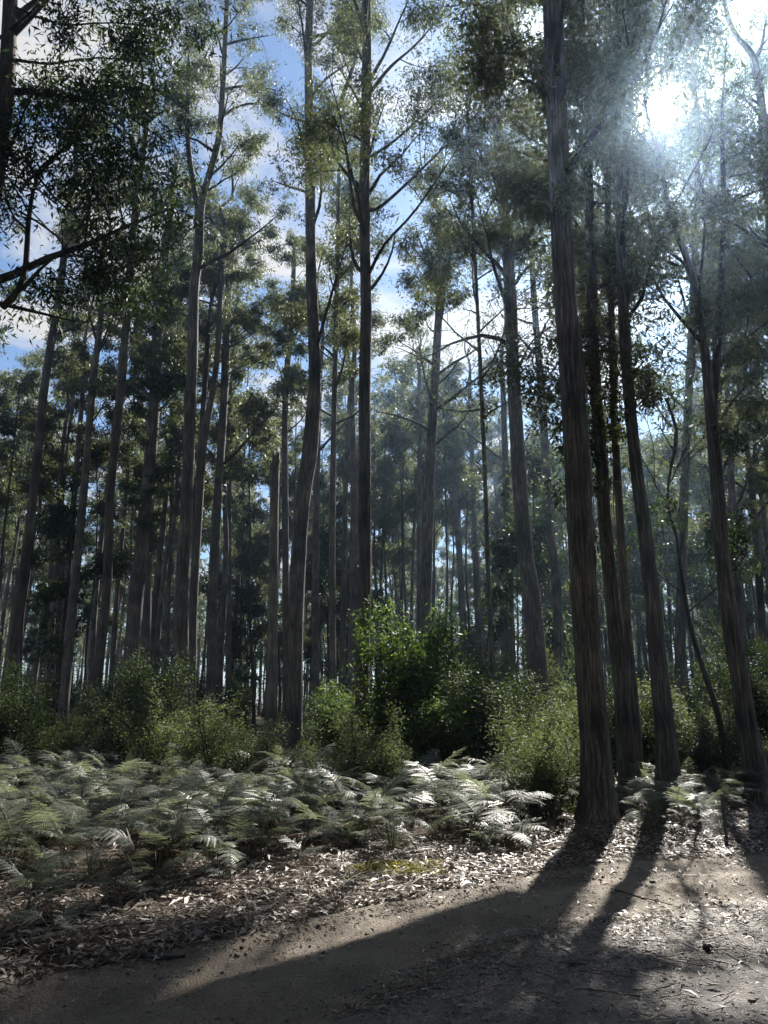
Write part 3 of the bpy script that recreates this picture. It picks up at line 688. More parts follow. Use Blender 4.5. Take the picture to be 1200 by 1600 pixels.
while len(spots) < 205 and tries < 20000:
    tries += 1
    Y = 24 + (rng.random() ** .85) * 100
    X = rng.uniform(-1, 1) * (Y * .60 + 5)
    small = rng.random() < .18
    if any((X - a) ** 2 + (Y - b) ** 2 < (1.4 if small else 2.2) ** 2 for a, b in hero_xy + [(s[0], s[1]) for s in spots]): continue
    # no crown where the sun comes through to the lit ground
    pp = np.array([[X + a, Y, z] for z in ((4, 7, 10, 13) if small else (14, 17, 20, 23, 26, 29)) for a in (-3, -1.5, 0, 1.5, 3)])
    if np.mean(~sun_keep(pp, rng)) > .05: continue
    spots.append((X, Y, small))
tries = 0
while len(spots) < 232 and tries < 9000:
    tries += 1
    Y = 27 + rng.random() * 70; X = rng.uniform(-1, 1) * (Y * .58 + 3)
    if any((X - a) ** 2 + (Y - b) ** 2 < 1.3 ** 2 for a, b in hero_xy + [(s_[0], s_[1]) for s_ in spots]): continue
    pp = np.array([[X + a, Y, z] for z in (4, 7, 10) for a in (-1.5, 0, 1.5)])
    if np.mean(~sun_keep(pp, rng)) > .09: continue
    spots.append((X, Y, True))
tries = 0
while len(spots) < 330 and tries < 9000:
    tries += 1
    Y = 50 + rng.random() * 68; X = rng.uniform(-1, 1) * (Y * .56 + 2)
    if any((X - a) ** 2 + (Y - b) ** 2 < 1.5 ** 2 for a, b in hero_xy + [(s_[0], s_[1]) for s_ in spots]): continue
    pp = np.array([[X + a, Y, z] for z in (14, 17, 20, 23, 26, 29) for a in (-3, -1.5, 0, 1.5, 3)])
    if np.mean(~sun_keep(pp, rng)) > .05: continue
    spots.append((X, Y, False))
used = set()
G_TALL, G_YOUNG = 'slender gums deep in the forest', 'leafy young gums of the understorey'
for X, Y, small in spots:
    i = int(rng.choice([6, 7, 8])) if small else int(rng.integers(0, 6))
    src, kids = protos[i]
    o = src if i not in used else copy_tree(src, kids)
    used.add(i)
    o.location = (X, Y, float(height(X, Y)))
    s = rng.uniform(.85, 1.2); w_ = .8 if Y > 50 else .92; o.scale = (s * w_, s * w_, s * rng.uniform(.92, 1.1)); o.rotation_euler = (rng.normal() * .02, rng.normal() * .025, rng.uniform(0, 2 * PI))
    if small: tag(o, 'leafy young gum filling the gap between taller trunks', 'tree', G_YOUNG)
    else: tag(o, 'slender gum among many alike, deep in the forest', 'tree', G_TALL)
tries = c = 0
while c < 85 and tries < 9000:
    tries += 1
    Y = 32 + rng.random() * 50; X = rng.uniform(-1, 1) * (Y * .55 + 2)
    if any((X - a) ** 2 + (Y - b) ** 2 < 1.1 ** 2 for a, b in hero_xy + [(s_[0], s_[1]) for s_ in spots]): continue
    pp = np.array([[X + a, Y, z] for z in (11, 14, 17, 20) for a in (-1.5, 0, 1.5)])
    if np.mean(~sun_keep(pp, rng)) > .06: continue
    i = 9 + c % 2; src, kids = protos[i]; o = src if i not in used else copy_tree(src, kids); used.add(i); spots.append((X, Y, True)); c += 1
    o.location = (X, Y, float(height(X, Y))); sc = rng.uniform(.85, 1.2); o.scale = (sc, sc, sc); o.rotation_euler = (rng.normal() * .025, rng.normal() * .03, rng.uniform(0, 6.28))
    tag(o, 'pole-thin dark gum tree among the bigger trunks', 'tree', 'pole-thin gum trees between the bigger trunks')
# unseen gums added behind and beside the viewpoint to cut the ambient sky light
for i in range(46):
    X, Y = rng.uniform(-24, 24), rng.uniform(-24, -2.0)
    if i < 7: X, Y = [(-7, 0.5), (-9, 4), (-4, -5), (5.5, -4), (11, 1), (-12, 8), (1, -6)][i]
    elif Y > -6 and abs(X) < 6: Y -= 6
    src, kids = protos[int(rng.integers(0, 6))]
    o = copy_tree(src, kids); o.location = (X, Y, float(height(X, Y))); o.rotation_euler = (0, 0, rng.uniform(0, 6.28)); o.scale = (1.15, 1.15, 1)
    tag(o, 'unseen slender gum added behind or beside the viewpoint to cut sky light', 'tree', 'unseen gums added to cut sky light')
c = 0
while c < 55:                                  # lower, leafier gums added out of view to block sky light round the viewpoint
    X, Y = rng.uniform(-20, 20), rng.uniform(-7, 13)
    if (Y > -2.5 and abs(X) < .62 * max(Y, 0) + 6.5) or (Y > -8 and abs(X) < 5): continue
    if Y > yfar(X) - 3 and X > 2 and Y < yfar(X) + .5: continue
    if X > 0 and Y > -2:
        pp = np.array([[X + a, Y, z] for z in (5, 8, 11, 14, 18) for a in (-1.5, 0, 1.5)])
        if np.mean(~sun_keep(pp, rng)) > .05: continue
    src, kids = protos[int(rng.choice([3, 6, 7, 8, 1]))]
    o = copy_tree(src, kids); o.location = (X, Y, float(height(X, Y))); o.rotation_euler = (0, 0, rng.uniform(0, 6.28)); sc = rng.uniform(1.1, 1.5); o.scale = (sc * 1.25, sc * 1.25, sc)
    tag(o, 'unseen leafy gum added around the viewpoint to block sky light', 'tree', 'unseen leafy gums added as sky blockers'); c += 1
# far forest: one mass that nobody could count
r = np.random.default_rng(77)
n = 420
Yf = r.uniform(122, 185, n); Xf = r.uniform(-1, 1, n) * (Yf * .64 + 10); Zf = height(Xf, Yf); Hf = r.uniform(16, 27, n)
P = np.stack([np.stack([Xf + r.normal(size=n) * .4 * t, Yf, Zf + Hf * t], 1) for t in (0, .35, .7, 1)], 1)
tv, tq = tubes(P, np.stack([r.uniform(.15, .25, n) * s for s in (1, .8, .5, .15)], 1), 5)
nc = n * 26; idx = r.integers(0, n, nc); hz = r.uniform(.45, 1.02, nc) ; rad = 2.6 * (1.15 - hz) + .4
az = r.uniform(0, 2 * PI, nc); cc = np.stack([Xf[idx] + np.cos(az) * rad * r.random(nc), Yf[idx] + np.sin(az) * rad * r.random(nc), Zf[idx] + Hf[idx] * hz], 1)
out = leaves_of([(c, .8) for c in cc], 9, .8, .35, .5, r, gap=False)
nb = 900; bx = r.uniform(-1, 1, nb) * 120; by = r.uniform(95, 180, nb); bz = height(bx, by)
out2 = leaves_of([(np.array([a, b, c + r.uniform(.3, 3.0)]), 1.2) for a, b, c in zip(bx, by, bz)], 14, .6, .4, .1, r, gap=False)
far = empty('distant_forest', (0, 140, 0)); tag(far, 'hazy mass of far trunks and leaves closing the view', 'forest', kind='stuff')
off = np.array([0, 140, 0])
for nm, vq, mt, t in (('trunks', (tv, tq), 'bark', None), ('crowns', out[:2], 'gum_leaf', out[2]), ('undergrowth', out2[:2], 'olive_leaf', out2[2])):
    tag(build(nm, vq[0] - off, vq[1], M[mt], far, tint=t), None, None, kind='stuff')

# ---------------------------------------------------------------- shrubs
def proto_shrub(kind, seed, w, h, nstem, leafn, L, aspect, mat, hang=-.35, cs=.16, upright=.6):
    r = np.random.default_rng(seed)
    root = empty('shrub', (0, 0, 0)); C = Crown(r); stems = []
    for i in range(nstem):
        az = i * 2.4 + r.normal() * .4; lean = r.uniform(.1, 1.0 - upright * .5)
        d = np.array([math.cos(az) * lean, math.sin(az) * lean, 1.0]); d = d / np.linalg.norm(d)
        P = wander(np.array([math.cos(az), math.sin(az), 0]) * .06, d, h * r.uniform(.65, 1.0), 7, r, .12, .04)
        rad = np.linspace(.006 + .006 * h, .004, 7); stems.append((P, rad))
        nb = int(7 + 4 * h)
        for b in range(nb):
            t = .18 + .82 * (b + r.random()) / nb; f = t * 6; j = min(int(f), 5); p = P[j] + (P[j + 1] - P[j]) * (f - j)
            az2 = r.uniform(0, 2 * PI); bd = np.array([math.cos(az2), math.sin(az2), r.uniform(.1, .8)])
            BL = w * .5 * r.uniform(.35, 1.0) * (1.1 - .75 * t)
            bp = wander(p, bd / np.linalg.norm(bd), BL, 5, r, .2, .06); C.bough.append((bp, np.linspace(.007, .003, 5)))
            for m in (2, 3, 4): C.cl.append((bp[m], cs * r.uniform(.6, 1.3)))
    sv, sq = join([tubes(np.array([a for a, _ in stems]), np.array([b for _, b in stems]), 6), C.arrays(C.bough, 3)])
    kids = [build('stems', sv, sq, M['limb_bark'], root)]
    v, q, t = leaves_of(C.cl, leafn, L, aspect, hang, r, flat=.8, gap=False)
    kids.append(build('foliage', v, q, M[mat], root, tint=t))
    return root, kids
SH = {
    'bright': [proto_shrub('bright', 200 + i, 2.2, 3.2, 7, 26, .11, .36, 'bright_leaf', .1, .15) for i in range(2)],
    'olive': [proto_shrub('olive', 210 + i, 2.4, 2.6, 9, 48, .07, .30, 'olive_leaf', -.2, .19, .4) for i in range(3)],
    'grey': [proto_shrub('grey', 220 + i, 1.1, 1.7, 7, 34, .048, .28, 'grey_leaf', -.5, .10, .7) for i in range(3)],
    'cone': [proto_shrub('cone', 230 + i, .7, 1.3, 3, 26, .045, .26, 'grey_leaf', -.7, .075, 1.2) for i in range(1)],
}
used_s = set()
def shrub(kind, var, px, Y, sc, label, group=None, rot=None, top=None):
    src, kids = SH[kind][var]
    o = src if (kind, var) not in used_s else copy_tree(src, kids)
    used_s.add((kind, var))
    x = at(px, 1100, Y)[0][0]
    o.location = (x, Y, float(height(x, Y)) - .03)
    s = sc; o.scale = (s, s, s) if not isinstance(sc, tuple) else sc
    o.rotation_euler = (0, 0, rng.uniform(0, 2 * PI))
    return tag(o, label, 'shrub', group)
shrub('bright', 0, 612, 16.4, (1.02, 1.0, 1.36), 'tallest bright green broad-leaved shrub, under the straight grey trunk')
shrub('bright', 1, 655, 15.6, (.85, .85, .68), 'bright green shrub tucked in front of the tallest bright one')
shrub('bright', 0, 535, 18.5, (.9, .9, .78), 'half-lit bright shrub left of the straight grey trunk')
shrub('olive', 0, 745, 16.6, (1.15, 1.1, 1.08), 'rounded dark green shrub right of the bright one')
shrub('olive', 1, 690, 17.5, (1, 1, 1.0), 'dark shrub between the bright shrub and the rounded one')
shrub('grey', 0, 822, 11.4, (1.05, 1.05, 1.0), 'airy grey-green shrub standing by the thickest trunk')
shrub('grey', 1, 850, 10.9, (.8, .8, .72), 'small airy shrub tight against the foot of the thickest trunk')
shrub('grey', 2, 576, 13.2, (1.0, 1.0, .98), 'pale feathery shrub in front of the grey trunk in the bright shrub')
shrub('cone', 0, 502, 12.8, (.95, .95, .82), 'small pale cone-shaped bush at the back of the ferns')
shrub('grey', 0, 625, 13.0, (.7, .7, .62), 'low pale feathery shrub beneath the bright green one')
shrub('grey', 1, 345, 14.2, (1.3, 1.3, 1.05), 'tall feathery shrub below the Y-forked gum')
shrub('grey', 2, 395, 14.0, (1.1, 1.1, .8), 'feathery spreading bush in front of the snag')
shrub('olive', 2, 232, 18.0, (.8, .8, 1.15), 'tall silvery-tipped bush beside the pale leaning trunk')
shrub('grey', 0, 250, 16.5, (1.2, 1.2, 1.25), 'tall grey shrub left of the Y-forked gum foot')
shrub('olive', 0, 318, 19.5, (.8, .8, .55), 'dark bush at the foot of the Y-forked gum')
shrub('olive', 1, 195, 19.0, (.9, .9, .6), 'deep shadowed bush behind the pale trunk foot')
shrub('bright', 1, 60, 22, (.9, .9, .5), 'sunlit yellow-green bush far along the fern bed')
shrub('grey', 1, 890, 12.6, (1.0, 1.0, 1.0), 'light airy shrub peering out from behind the thickest trunk')
shrub('grey', 2, 865, 14.8, (1.3, 1.3, 1.3), 'tall pale shrub between the stout straight trunk and the thickest one')
shrub('grey', 0, 1085, 15.0, (1.7, 1.6, 1.3), 'sun-silvered shrub between the left-leaning trunk and the leaning sapling')
shrub('olive', 2, 1100, 14.2, (.7, .7, .6), 'low olive bush behind the wire guard')
shrub('olive', 0, 960, 15.5, (.8, .8, .9), 'dark hanging bush behind the leafy-shooted trunk')
shrub('grey', 2, 1195, 13.8, (1.0, 1.0, .8), 'pale bush at the frame edge beyond the forked gum')
shrub('olive', 1, 1020, 17, (1.0, 1.0, .8), 'dim bush deep between the shaggy trunks')
GS_O, GS_G, GS_B = 'olive bushes of the forest understorey', 'pale shrubs of the forest understorey', 'bright shrubs of the forest understorey'
cnt = 0; taken = [(o.location.x, o.location.y) for o in COL.objects if o.get('category') == 'shrub']; tries = 0
while cnt < 118 and tries < 5000:
    tries += 1
    Y = 16.5 + rng.random() ** 1.3 * 42; X = rng.uniform(-1, 1) * (Y * .57 + 2)
    if any((X - a) ** 2 + (Y - b) ** 2 < 1.1 for a, b in taken): continue
    pxx = project(np.array([X, Y, 1.0]))[0]
    if Y < 25 and any(abs(pxx - c_) < 26 for c_ in (150, 283, 427, 460, 845)): continue
    taken.append((X, Y)); cnt += 1
    u = rng.random(); kind = 'olive' if u < .74 else ('grey' if u < .94 else 'bright')
    var = int(rng.integers(0, len(SH[kind])))
    px = project(np.array([X, Y, 1.0]))[0]
    sc = rng.uniform(.65, 1.3) * (.8 if X < -1.5 else 1) * (1.5 if kind == 'grey' else 1) * (.72 if kind == 'bright' else .9)
    lab = {'olive': 'dull olive bush among many in the understorey', 'grey': 'pale fine-leaved shrub among many in the understorey', 'bright': 'fresh green shrub among the understorey bushes'}[kind]
    o = shrub(kind, var, px, Y, (sc, sc, sc * rng.choice([.6, .75, .9, 1.1, 1.5])), lab, {'olive': GS_O, 'grey': GS_G, 'bright': GS_B}[kind])

# ---------------------------------------------------------------- bracken
def frond_mesh(seed, stalk, blade, mat, name, droop):
    r = np.random.default_rng(seed)
    n = 14
    # stalk rises, then the blade arches over
    s0 = wander((0, 0, 0), norm(np.array([.22, r.normal() * .08, 1.0])), stalk, 5, r, .05, 0)
    d = norm(np.array([.75, r.normal() * .1, .55])); pts = [s0[-1]]
    for i in range(n - 1):
        d = d + np.array([.03, r.normal() * .02, -droop * (1 + i / n)]); d = d / np.linalg.norm(d); pts.append(pts[-1] + d * blade / (n - 1))
    pts = np.array(pts); path = np.vstack([s0[:-1], pts])
    tv, tq = tubes(path, np.linspace(.006, .0015, len(path)), 4)
    V, Q, T = [], [], []
    nn = 0
    T += [r.uniform(.2, .5)] * len(tq)
    leafv, leafq = [], []
    for i in range(1, n):
        f = i - .3; j = min(int(f), n - 2); p = pts[j] + (pts[j + 1] - pts[j]) * (f - j); t = f / (n - 1)
        tang = norm(pts[j + 1] - pts[j]); side0 = norm(np.cross(tang, np.array([0, 0, 1.0]))); nrm = np.cross(side0, tang)
        for sgn in (-1, 1):
            PL = blade * .46 * (1 - t) ** .9 * (.7 + .3 * min(1, t * 6)) * r.uniform(.85, 1.1) + .012
            pd = norm(side0 * sgn + tang * r.uniform(.35, .6) - nrm * .06 + np.array([0, 0, r.normal() * .12])); sag = r.uniform(.1, .35)
            m = max(3, int(PL / .017)); sp = blade / (n - 1)
            for h_ in range(m):
                g = (h_ + .5) / m; c = p + pd * PL * g - np.array([0, 0, 1]) * sag * PL * g * g
                wd = norm(np.cross(nrm, pd)); ll = sp * .53 * (1 - g) ** .6 * min(1, PL / .1 + .3) + .003; ww = PL / m * .85
                for s2 in (-1, 1):
                    e = c + wd * s2 * ll + pd * ll * .3 - np.array([0, 0, 1]) * ll * .18
                    a = c + pd * ww * .5; b = c - pd * ww * .5; a2 = e + pd * ww * .15; b2 = e - pd * ww * .15
                    leafv += [b, a, a2, b2]; leafq.append([nn, nn + 1, nn + 2, nn + 3]); nn += 4
                    T.append(np.clip(.45 + .2 * r.normal() + .15 * (t - .5), 0, 1))
    v, q = join([(tv, tq), (np.array(leafv), np.array(leafq))])
    return build(name, v, q, M[mat], None, tint=np.array(T))
fronds = [frond_mesh(300 + i, s, b, 'fern', 'frond', dr) for i, (s, b, dr) in enumerate([(.46, .58, .055), (.58, .66, .065), (.40, .50, .05), (.52, .56, .085), (.32, .46, .06), (.62, .62, .05), (.50, .60, .10), (.36, .52, .02), (.10, .42, .035), (.16, .50, .05)])]
dead = [frond_mesh(320 + i, s, b, 'dead_fern', 'dead_frond', dr) for i, (s, b, dr) in enumerate([(.30, .5, .17), (.4, .6, .19), (.22, .45, .15)])]
used_f = set()
def put_frond(src, parent, rz, tilt, sc):
    o = src if src.name not in used_f else src.copy()
    if src.name in used_f: COL.objects.link(o)
    used_f.add(src.name)
    o.parent = parent; o.location = (0, 0, 0); o.rotation_euler = (rng.normal() * .10, tilt, rz); o.scale = (sc * .92, sc * .92, sc * .75)
def bracken(x, y, sc, label, group, nf, nd):
    root = empty('bracken_fern', (x, y, float(height(x, y)) - .02)); tag(root, label, 'fern', group)
    a0 = rng.uniform(0, 6.28)
    for i in range(nf):
        put_frond(fronds[int(rng.integers(0, len(fronds)))], root, a0 + i * 2 * PI / nf + rng.normal() * .35, rng.normal() * .30, sc * rng.uniform(.7, 1.2))
    for i in range(nd):
        put_frond(dead[int(rng.integers(0, len(dead)))], root, rng.uniform(0, 6.28), rng.uniform(0, .5), sc * rng.uniform(.7, 1.1))
FERN_A = [(-160, 1205), (300, 1200), (560, 1222), (830, 1228), (885, 1262), (860, 1300), (800, 1330), (640, 1338), (520, 1342), (440, 1362), (330, 1372), (230, 1382), (120, 1398), (40, 1425), (-160, 1455)]
FERN_B = [(965, 1255), (1150, 1238), (1185, 1262), (1140, 1300), (1100, 1318), (1030, 1322), (985, 1308)]
pl = []
def sample_ferns(poly, want, mind, tries=30000):
    c = 0
    P0 = np.array([ground(*p) for p in poly]); lo, hi = P0.min(0), P0.max(0)
    for _ in range(tries):
        x = rng.uniform(lo[0], hi[0]); y = rng.uniform(lo[1], min(hi[1], 17.5))
        a, b = project(np.array([x, y, 0.0]))
        if not inpoly(np.array([a]), np.array([b]), poly)[0]: continue
        if any((x - u) ** 2 + (y - v_) ** 2 < mind ** 2 for u, v_ in pl): continue
        pl.append((x, y)); c += 1
        if c >= want: break
sample_ferns(FERN_A, 300, .225); na = len(pl); sample_ferns(FERN_B, 52, .20)
FG_A, FG_B = 'bracken ferns of the bed along the road', 'bracken ferns behind the thickest trunk'
special = {}
def nearest(px, py):
    g = ground(px, py); return min(range(len(pl)), key=lambda i: (pl[i][0] - g[0]) ** 2 + (pl[i][1] - g[1]) ** 2)
pl[nearest(60, 1450)] = tuple(ground(35, 1452)[:2]); special[nearest(35, 1452)] = 'nearest bracken fern, at the corner where the road leaves the picture'
pl += [tuple(ground(185, 1408)[:2]), tuple(ground(345, 1388)[:2]), tuple(ground(96, 1485)[:2])]
special[len(pl) - 3] = 'lone bracken fern standing forward of the bed on dark litter'
special[len(pl) - 2] = 'small bright bracken fern standing out at the front of the bed'
special[len(pl) - 1] = 'limp dark bracken sprig lying among sticks beside the road'
for i, (x, y) in enumerate(pl):
    px, py = project(np.array([x, y, 0.0]))
    s = rng.uniform(.85, 1.15) * (.78 if na <= i < na + 52 else 1.0) * (1 - .06 * (px < 420))
    if i in special: lab, grp = special[i], None
    elif na <= i < len(pl) - 3: lab, grp = 'bracken fern in the patch to the right of the thickest trunk', FG_B
    else: lab, grp = 'bracken fern in the silvery bed beside the road', FG_A
    if i == len(pl) - 1: s *= .5
    if i == len(pl) - 2: s *= .75
    bracken(x, y, s * 1.06, lab, grp, int(rng.integers(6, 9)), int(rng.integers(1, 4)))

# ---------------------------------------------------------------- litter, gravel, moss
r = np.random.default_rng(88)
def scatter(poly, n, drift=0.0):
    P0 = np.array([ground(*p)[:2] for p in poly]); a, b = P0.min(0), P0.max(0)
    out = np.zeros((0, 2))
    while len(out) < n:
        c = np.stack([r.uniform(a[0], b[0], n * 2), r.uniform(a[1], b[1], n * 2)], 1)
        px, py = project(np.concatenate([c, np.zeros((len(c), 1))], 1))
        ok = inpoly(px, py, poly)
        if drift: ok &= r.random(len(c)) < np.clip(.5 + drift * fbm(c[:, 0] * 2.6 + 4, c[:, 1] * 2.6), .08, 1)
        out = np.concatenate([out, c[ok]])
    return out[:n]
def litter_leaves(xy, L, lift=.012, tl=.45, tint=None):
    n = len(xy); z = height(xy[:, 0], xy[:, 1]) + lift + .012 + r.random(n) * .02
    C = np.concatenate([xy, z[:, None]], 1)
    az = r.uniform(0, 2 * PI, n); a = np.stack([np.cos(az), np.sin(az), r.normal(size=n) * .22], 1); a = norm(a)
    w = np.stack([-np.sin(az), np.cos(az), r.normal(size=n) * tl], 1); w = norm(w)
    l = (L * np.clip(r.lognormal(-.12, .48, n), .25, 1.9))[:, None]; wd = l * r.uniform(.14, .32, n)[:, None]
    up = np.array([[0, 0, 1.0]]) * l * r.uniform(-.1, .22, n)[:, None]
    v = np.stack([C - a * l * .5, C + w * wd * .5 + up, C + a * l * .5, C - w * wd * .5 + up], 1).reshape(-1, 3)
    return v, np.arange(n * 4).reshape(-1, 4), np.clip(r.beta(1.6, 1.7, n) if tint is None else tint, 0, 1)
VERGE = [(-150, 1560), (-150, 1400), (250, 1370), (500, 1330), (800, 1300), (960, 1290), (1250, 1270), (1250, 1335), (1000, 1345), (870, 1358), (700, 1392), (500, 1432), (250, 1494), (0, 1555)]
BED = [(-200, 1460), (-200, 1190), (1300, 1190), (1300, 1300), (900, 1310), (500, 1345), (200, 1400)]
SHOULDER = [(560, 1660), (560, 1590), (740, 1505), (900, 1464), (1050, 1440), (1260, 1424), (1260, 1660)]
ROADP = [(-100, 1660), (-100, 1570), (250, 1494), (500, 1432), (700, 1392), (1000, 1345), (1250, 1335), (1250, 1424), (900, 1460), (740, 1500), (560, 1590), (500, 1660)]
EDGE = [(x, y - 7) for x, y in ROAD_FAR[2:9]] + [(x, y + 20) for x, y in ROAD_FAR[8:1:-1]]
SEAM = [(500, 1600), (700, 1480), (900, 1440), (1050, 1418), (1260, 1408), (1260, 1440), (1050, 1455), (900, 1480), (740, 1525), (600, 1600)]
near_edge = scatter(VERGE, 24000, .35)
parts = [litter_leaves(near_edge, .075), litter_leaves(scatter(BED, 16000), .09), litter_leaves(scatter(SHOULDER, 4200, .5), .032, .02), litter_leaves(scatter(SHOULDER, 220), .06, .02), litter_leaves(scatter(SEAM, 1500), .045, .02), litter_leaves(scatter(EDGE, 900, .8), .05, .02), litter_leaves(scatter(ROADP, 1500, .7), .042, .014)]
v, q = join([(a, b) for a, b, _ in parts])
tag(build('leaf_litter', v, q, M['litter'], tint=np.concatenate([c for _, _, c in parts])), 'dry fallen gum leaves strewn over verge and road', 'leaf litter', kind='stuff')
# bark strips and twigs among the litter
tw = np.concatenate([scatter(VERGE, 900), scatter(BED, 500), scatter(SHOULDER, 110)])
tw = np.concatenate([tw, np.stack([T_BIG[0] + r.normal(size=260) * .42, T_BIG[1] - .1 + r.normal(size=260) * .35], 1)])
n = len(tw); az = r.uniform(0, PI, n); L = r.uniform(.08, .38, n); z = height(tw[:, 0], tw[:, 1]) + .03
P = np.stack([np.stack([tw[:, 0] + np.cos(az) * L * t + r.normal(size=n) * .012, tw[:, 1] + np.sin(az) * L * t + r.normal(size=n) * .012, z + r.random(n) * .025], 1) for t in (-.5, -.1, .25, .5)], 1)
v, q = tubes(P, np.stack([r.uniform(.002, .006, n) * s for s in (1, .95, .8, .5)], 1), 4)
tag(build('twig_litter', v, q, M['litter'], tint=np.repeat(r.beta(1.3, 1.8, n), 1)[np.concatenate([np.repeat(np.arange(n), 12), np.arange(n)])] if len(q) == n * 13 else np.full(len(q), .4)), 'thin dead twigs strewn through the leaf litter', 'twig litter', kind='stuff')
# loose gravel
cube = np.array([[x, y, z] for z in (-1, 1) for x, y in ((-1, -1), (1, -1), (1, 1), (-1, 1))], float)
cq = np.array([[3, 2, 1, 0], [4, 5, 6, 7], [0, 1, 5, 4], [1, 2, 6, 5], [2, 3, 7, 6], [3, 0, 4, 7]])
g = np.concatenate([scatter(SHOULDER, 24000, .4), scatter(EDGE, 1800, .6), scatter(SEAM, 3500), scatter(ROADP, 2600, .6)])
n = len(g); sz = r.lognormal(math.log(.0031), .5, n); 
V = cube[None] * np.array([1, 1, .6]) * sz[:, None, None] * r.uniform(.6, 1.25, (n, 8, 1))
az = r.uniform(0, 2 * PI, n); c_, s_ = np.cos(az)[:, None], np.sin(az)[:, None]
V = np.stack([V[..., 0] * c_ - V[..., 1] * s_, V[..., 0] * s_ + V[..., 1] * c_, V[..., 2]], -1)
V += np.stack([g[:, 0], g[:, 1], height(g[:, 0], g[:, 1]) + .018 + sz * .25], 1)[:, None, :]
q = (np.arange(n)[:, None, None] * 8 + cq[None]).reshape(-1, 4)
tag(build('gravel', V.reshape(-1, 3), q, M['stone'], tint=np.repeat(r.random(n), 6)), 'loose grey gravel on the road and its shoulder', 'gravel', kind='stuff')
# yellow moss on the verge
MOSS = [(545, 1372), (580, 1358), (640, 1357), (672, 1366), (650, 1377), (600, 1379)]
mm = np.concatenate([scatter(MOSS, 1100, .7), scatter([(470, 1390), (560, 1365), (690, 1352), (700, 1372), (560, 1392)], 620, .8)])
v, q, t = litter_leaves(mm, .03, .028, .9, r.beta(2, 1.6, len(mm)))
tag(build('moss', v, q, M['moss'], tint=t), 'yellow-green moss cushion on the lit verge', 'moss', kind='stuff')

# ---------------------------------------------------------------- sticks, clod, stake, guard
def stick(name, label, pix, rad, mat='dead_wood', twigs=(), cat='stick'):
    P = np.array([ground(*p) for p in pix]); P[:, 2] = [float(height(a, b)) + rad + .012 for a, b, _ in P]
    rows = resample(np.concatenate([P, np.linspace(rad, rad * .45, len(P))[:, None]], 1), .06)
    root = empty(name, P[0]); tag(root, label, cat)
    rr = np.random.default_rng(len(label)); rows[:, :3] += rr.normal(size=(len(rows), 3)) * rad * .25
    v, q = tubes(rows[None, :, :3], rows[None, :, 3], 8)
    build('stick_shaft', v - P[0], q, M[mat], root, smooth=True)
    for t, dx, dy, dz in twigs:
        p = rows[int(t * (len(rows) - 1)), :3]; pp = np.array([p, p + np.array([dx, dy, dz]) * .5, p + np.array([dx, dy, dz])])
        v, q = tubes(pp, np.array([rad * .5, rad * .4, rad * .2]), 5); build('side_twig', v - P[0], q, M[mat], root)
stick('fallen_branch', 'pale fallen branch end poking out of the nearest ferns', [(-30, 1455), (15, 1446), (62, 1438)], .022)
stick('fallen_branch', 'short pale stick lying behind the limp dark fern sprig', [(88, 1438), (120, 1436)], .016)
stick('fallen_branch', 'long bent stick with side twigs along the verge nearest the corner', [(-20, 1532), (25, 1520), (52, 1505), (82, 1499)], .014, twigs=[(.85, .05, -.12, .05), (.6, .08, -.1, .03), (.95, .18, .05, .03)])
stick('fallen_branch', 'straight stick lying by the little timber stake', [(212, 1450), (238, 1447), (262, 1445)], .013)
stick('fallen_branch', 'dark half-buried branch at the shaded edge of the road', [(205, 1503), (250, 1502), (290, 1499)], .022, 'limb_bark')
stick('fallen_branch', 'dark stick lying in the shade before the fern bed end', [(745, 1350), (775, 1354), (800, 1352)], .018, 'limb_bark')
stick('twig', 'curved dark twig lying on the sunlit gravel shoulder', [(990, 1555), (1020, 1552), (1045, 1546), (1056, 1540)], .008, 'limb_bark', cat='twig')
stick('twig', 'straight pale twig lying across the gravel shoulder', [(940, 1513), (980, 1514), (1012, 1515)], .007, cat='twig')
stick('twig', 'long dark twig slanting across the leafy shoulder near the clod', [(1135, 1494), (1165, 1512), (1200, 1532)], .008, 'limb_bark', cat='twig')
stick('twig', 'thin dark twig lying on the sunlit road crown', [(960, 1391), (1005, 1398), (1050, 1408)], .008, 'limb_bark', cat='twig')
# clod of dark earth
c = ground(1107, 1492); rr = np.random.default_rng(5)
th, ph = np.meshgrid(np.arange(14) / 14 * 2 * PI, np.linspace(.02, PI - .02, 9)); R = .027 * (1 + .25 * np.sin(3 * th + 1) * np.sin(ph) + .18 * np.cos(5 * th + 2 * ph) + rr.normal(size=th.shape) * .06)
v = np.stack([R * 1.3 * np.sin(ph) * np.cos(th), R * np.sin(ph) * np.sin(th), R * .75 * np.cos(ph)], -1).reshape(-1, 3)
q = [[i * 14 + j, (i + 1) * 14 + j, (i + 1) * 14 + (j + 1) % 14, i * 14 + (j + 1) % 14] for i in range(8) for j in range(14)]
o = build('earth_clod', v, q, M['clod']); o.location = (c[0], c[1], float(height(c[0], c[1])) + .045); tag(o, 'dark lump of earth on the leafy road shoulder', 'clod')
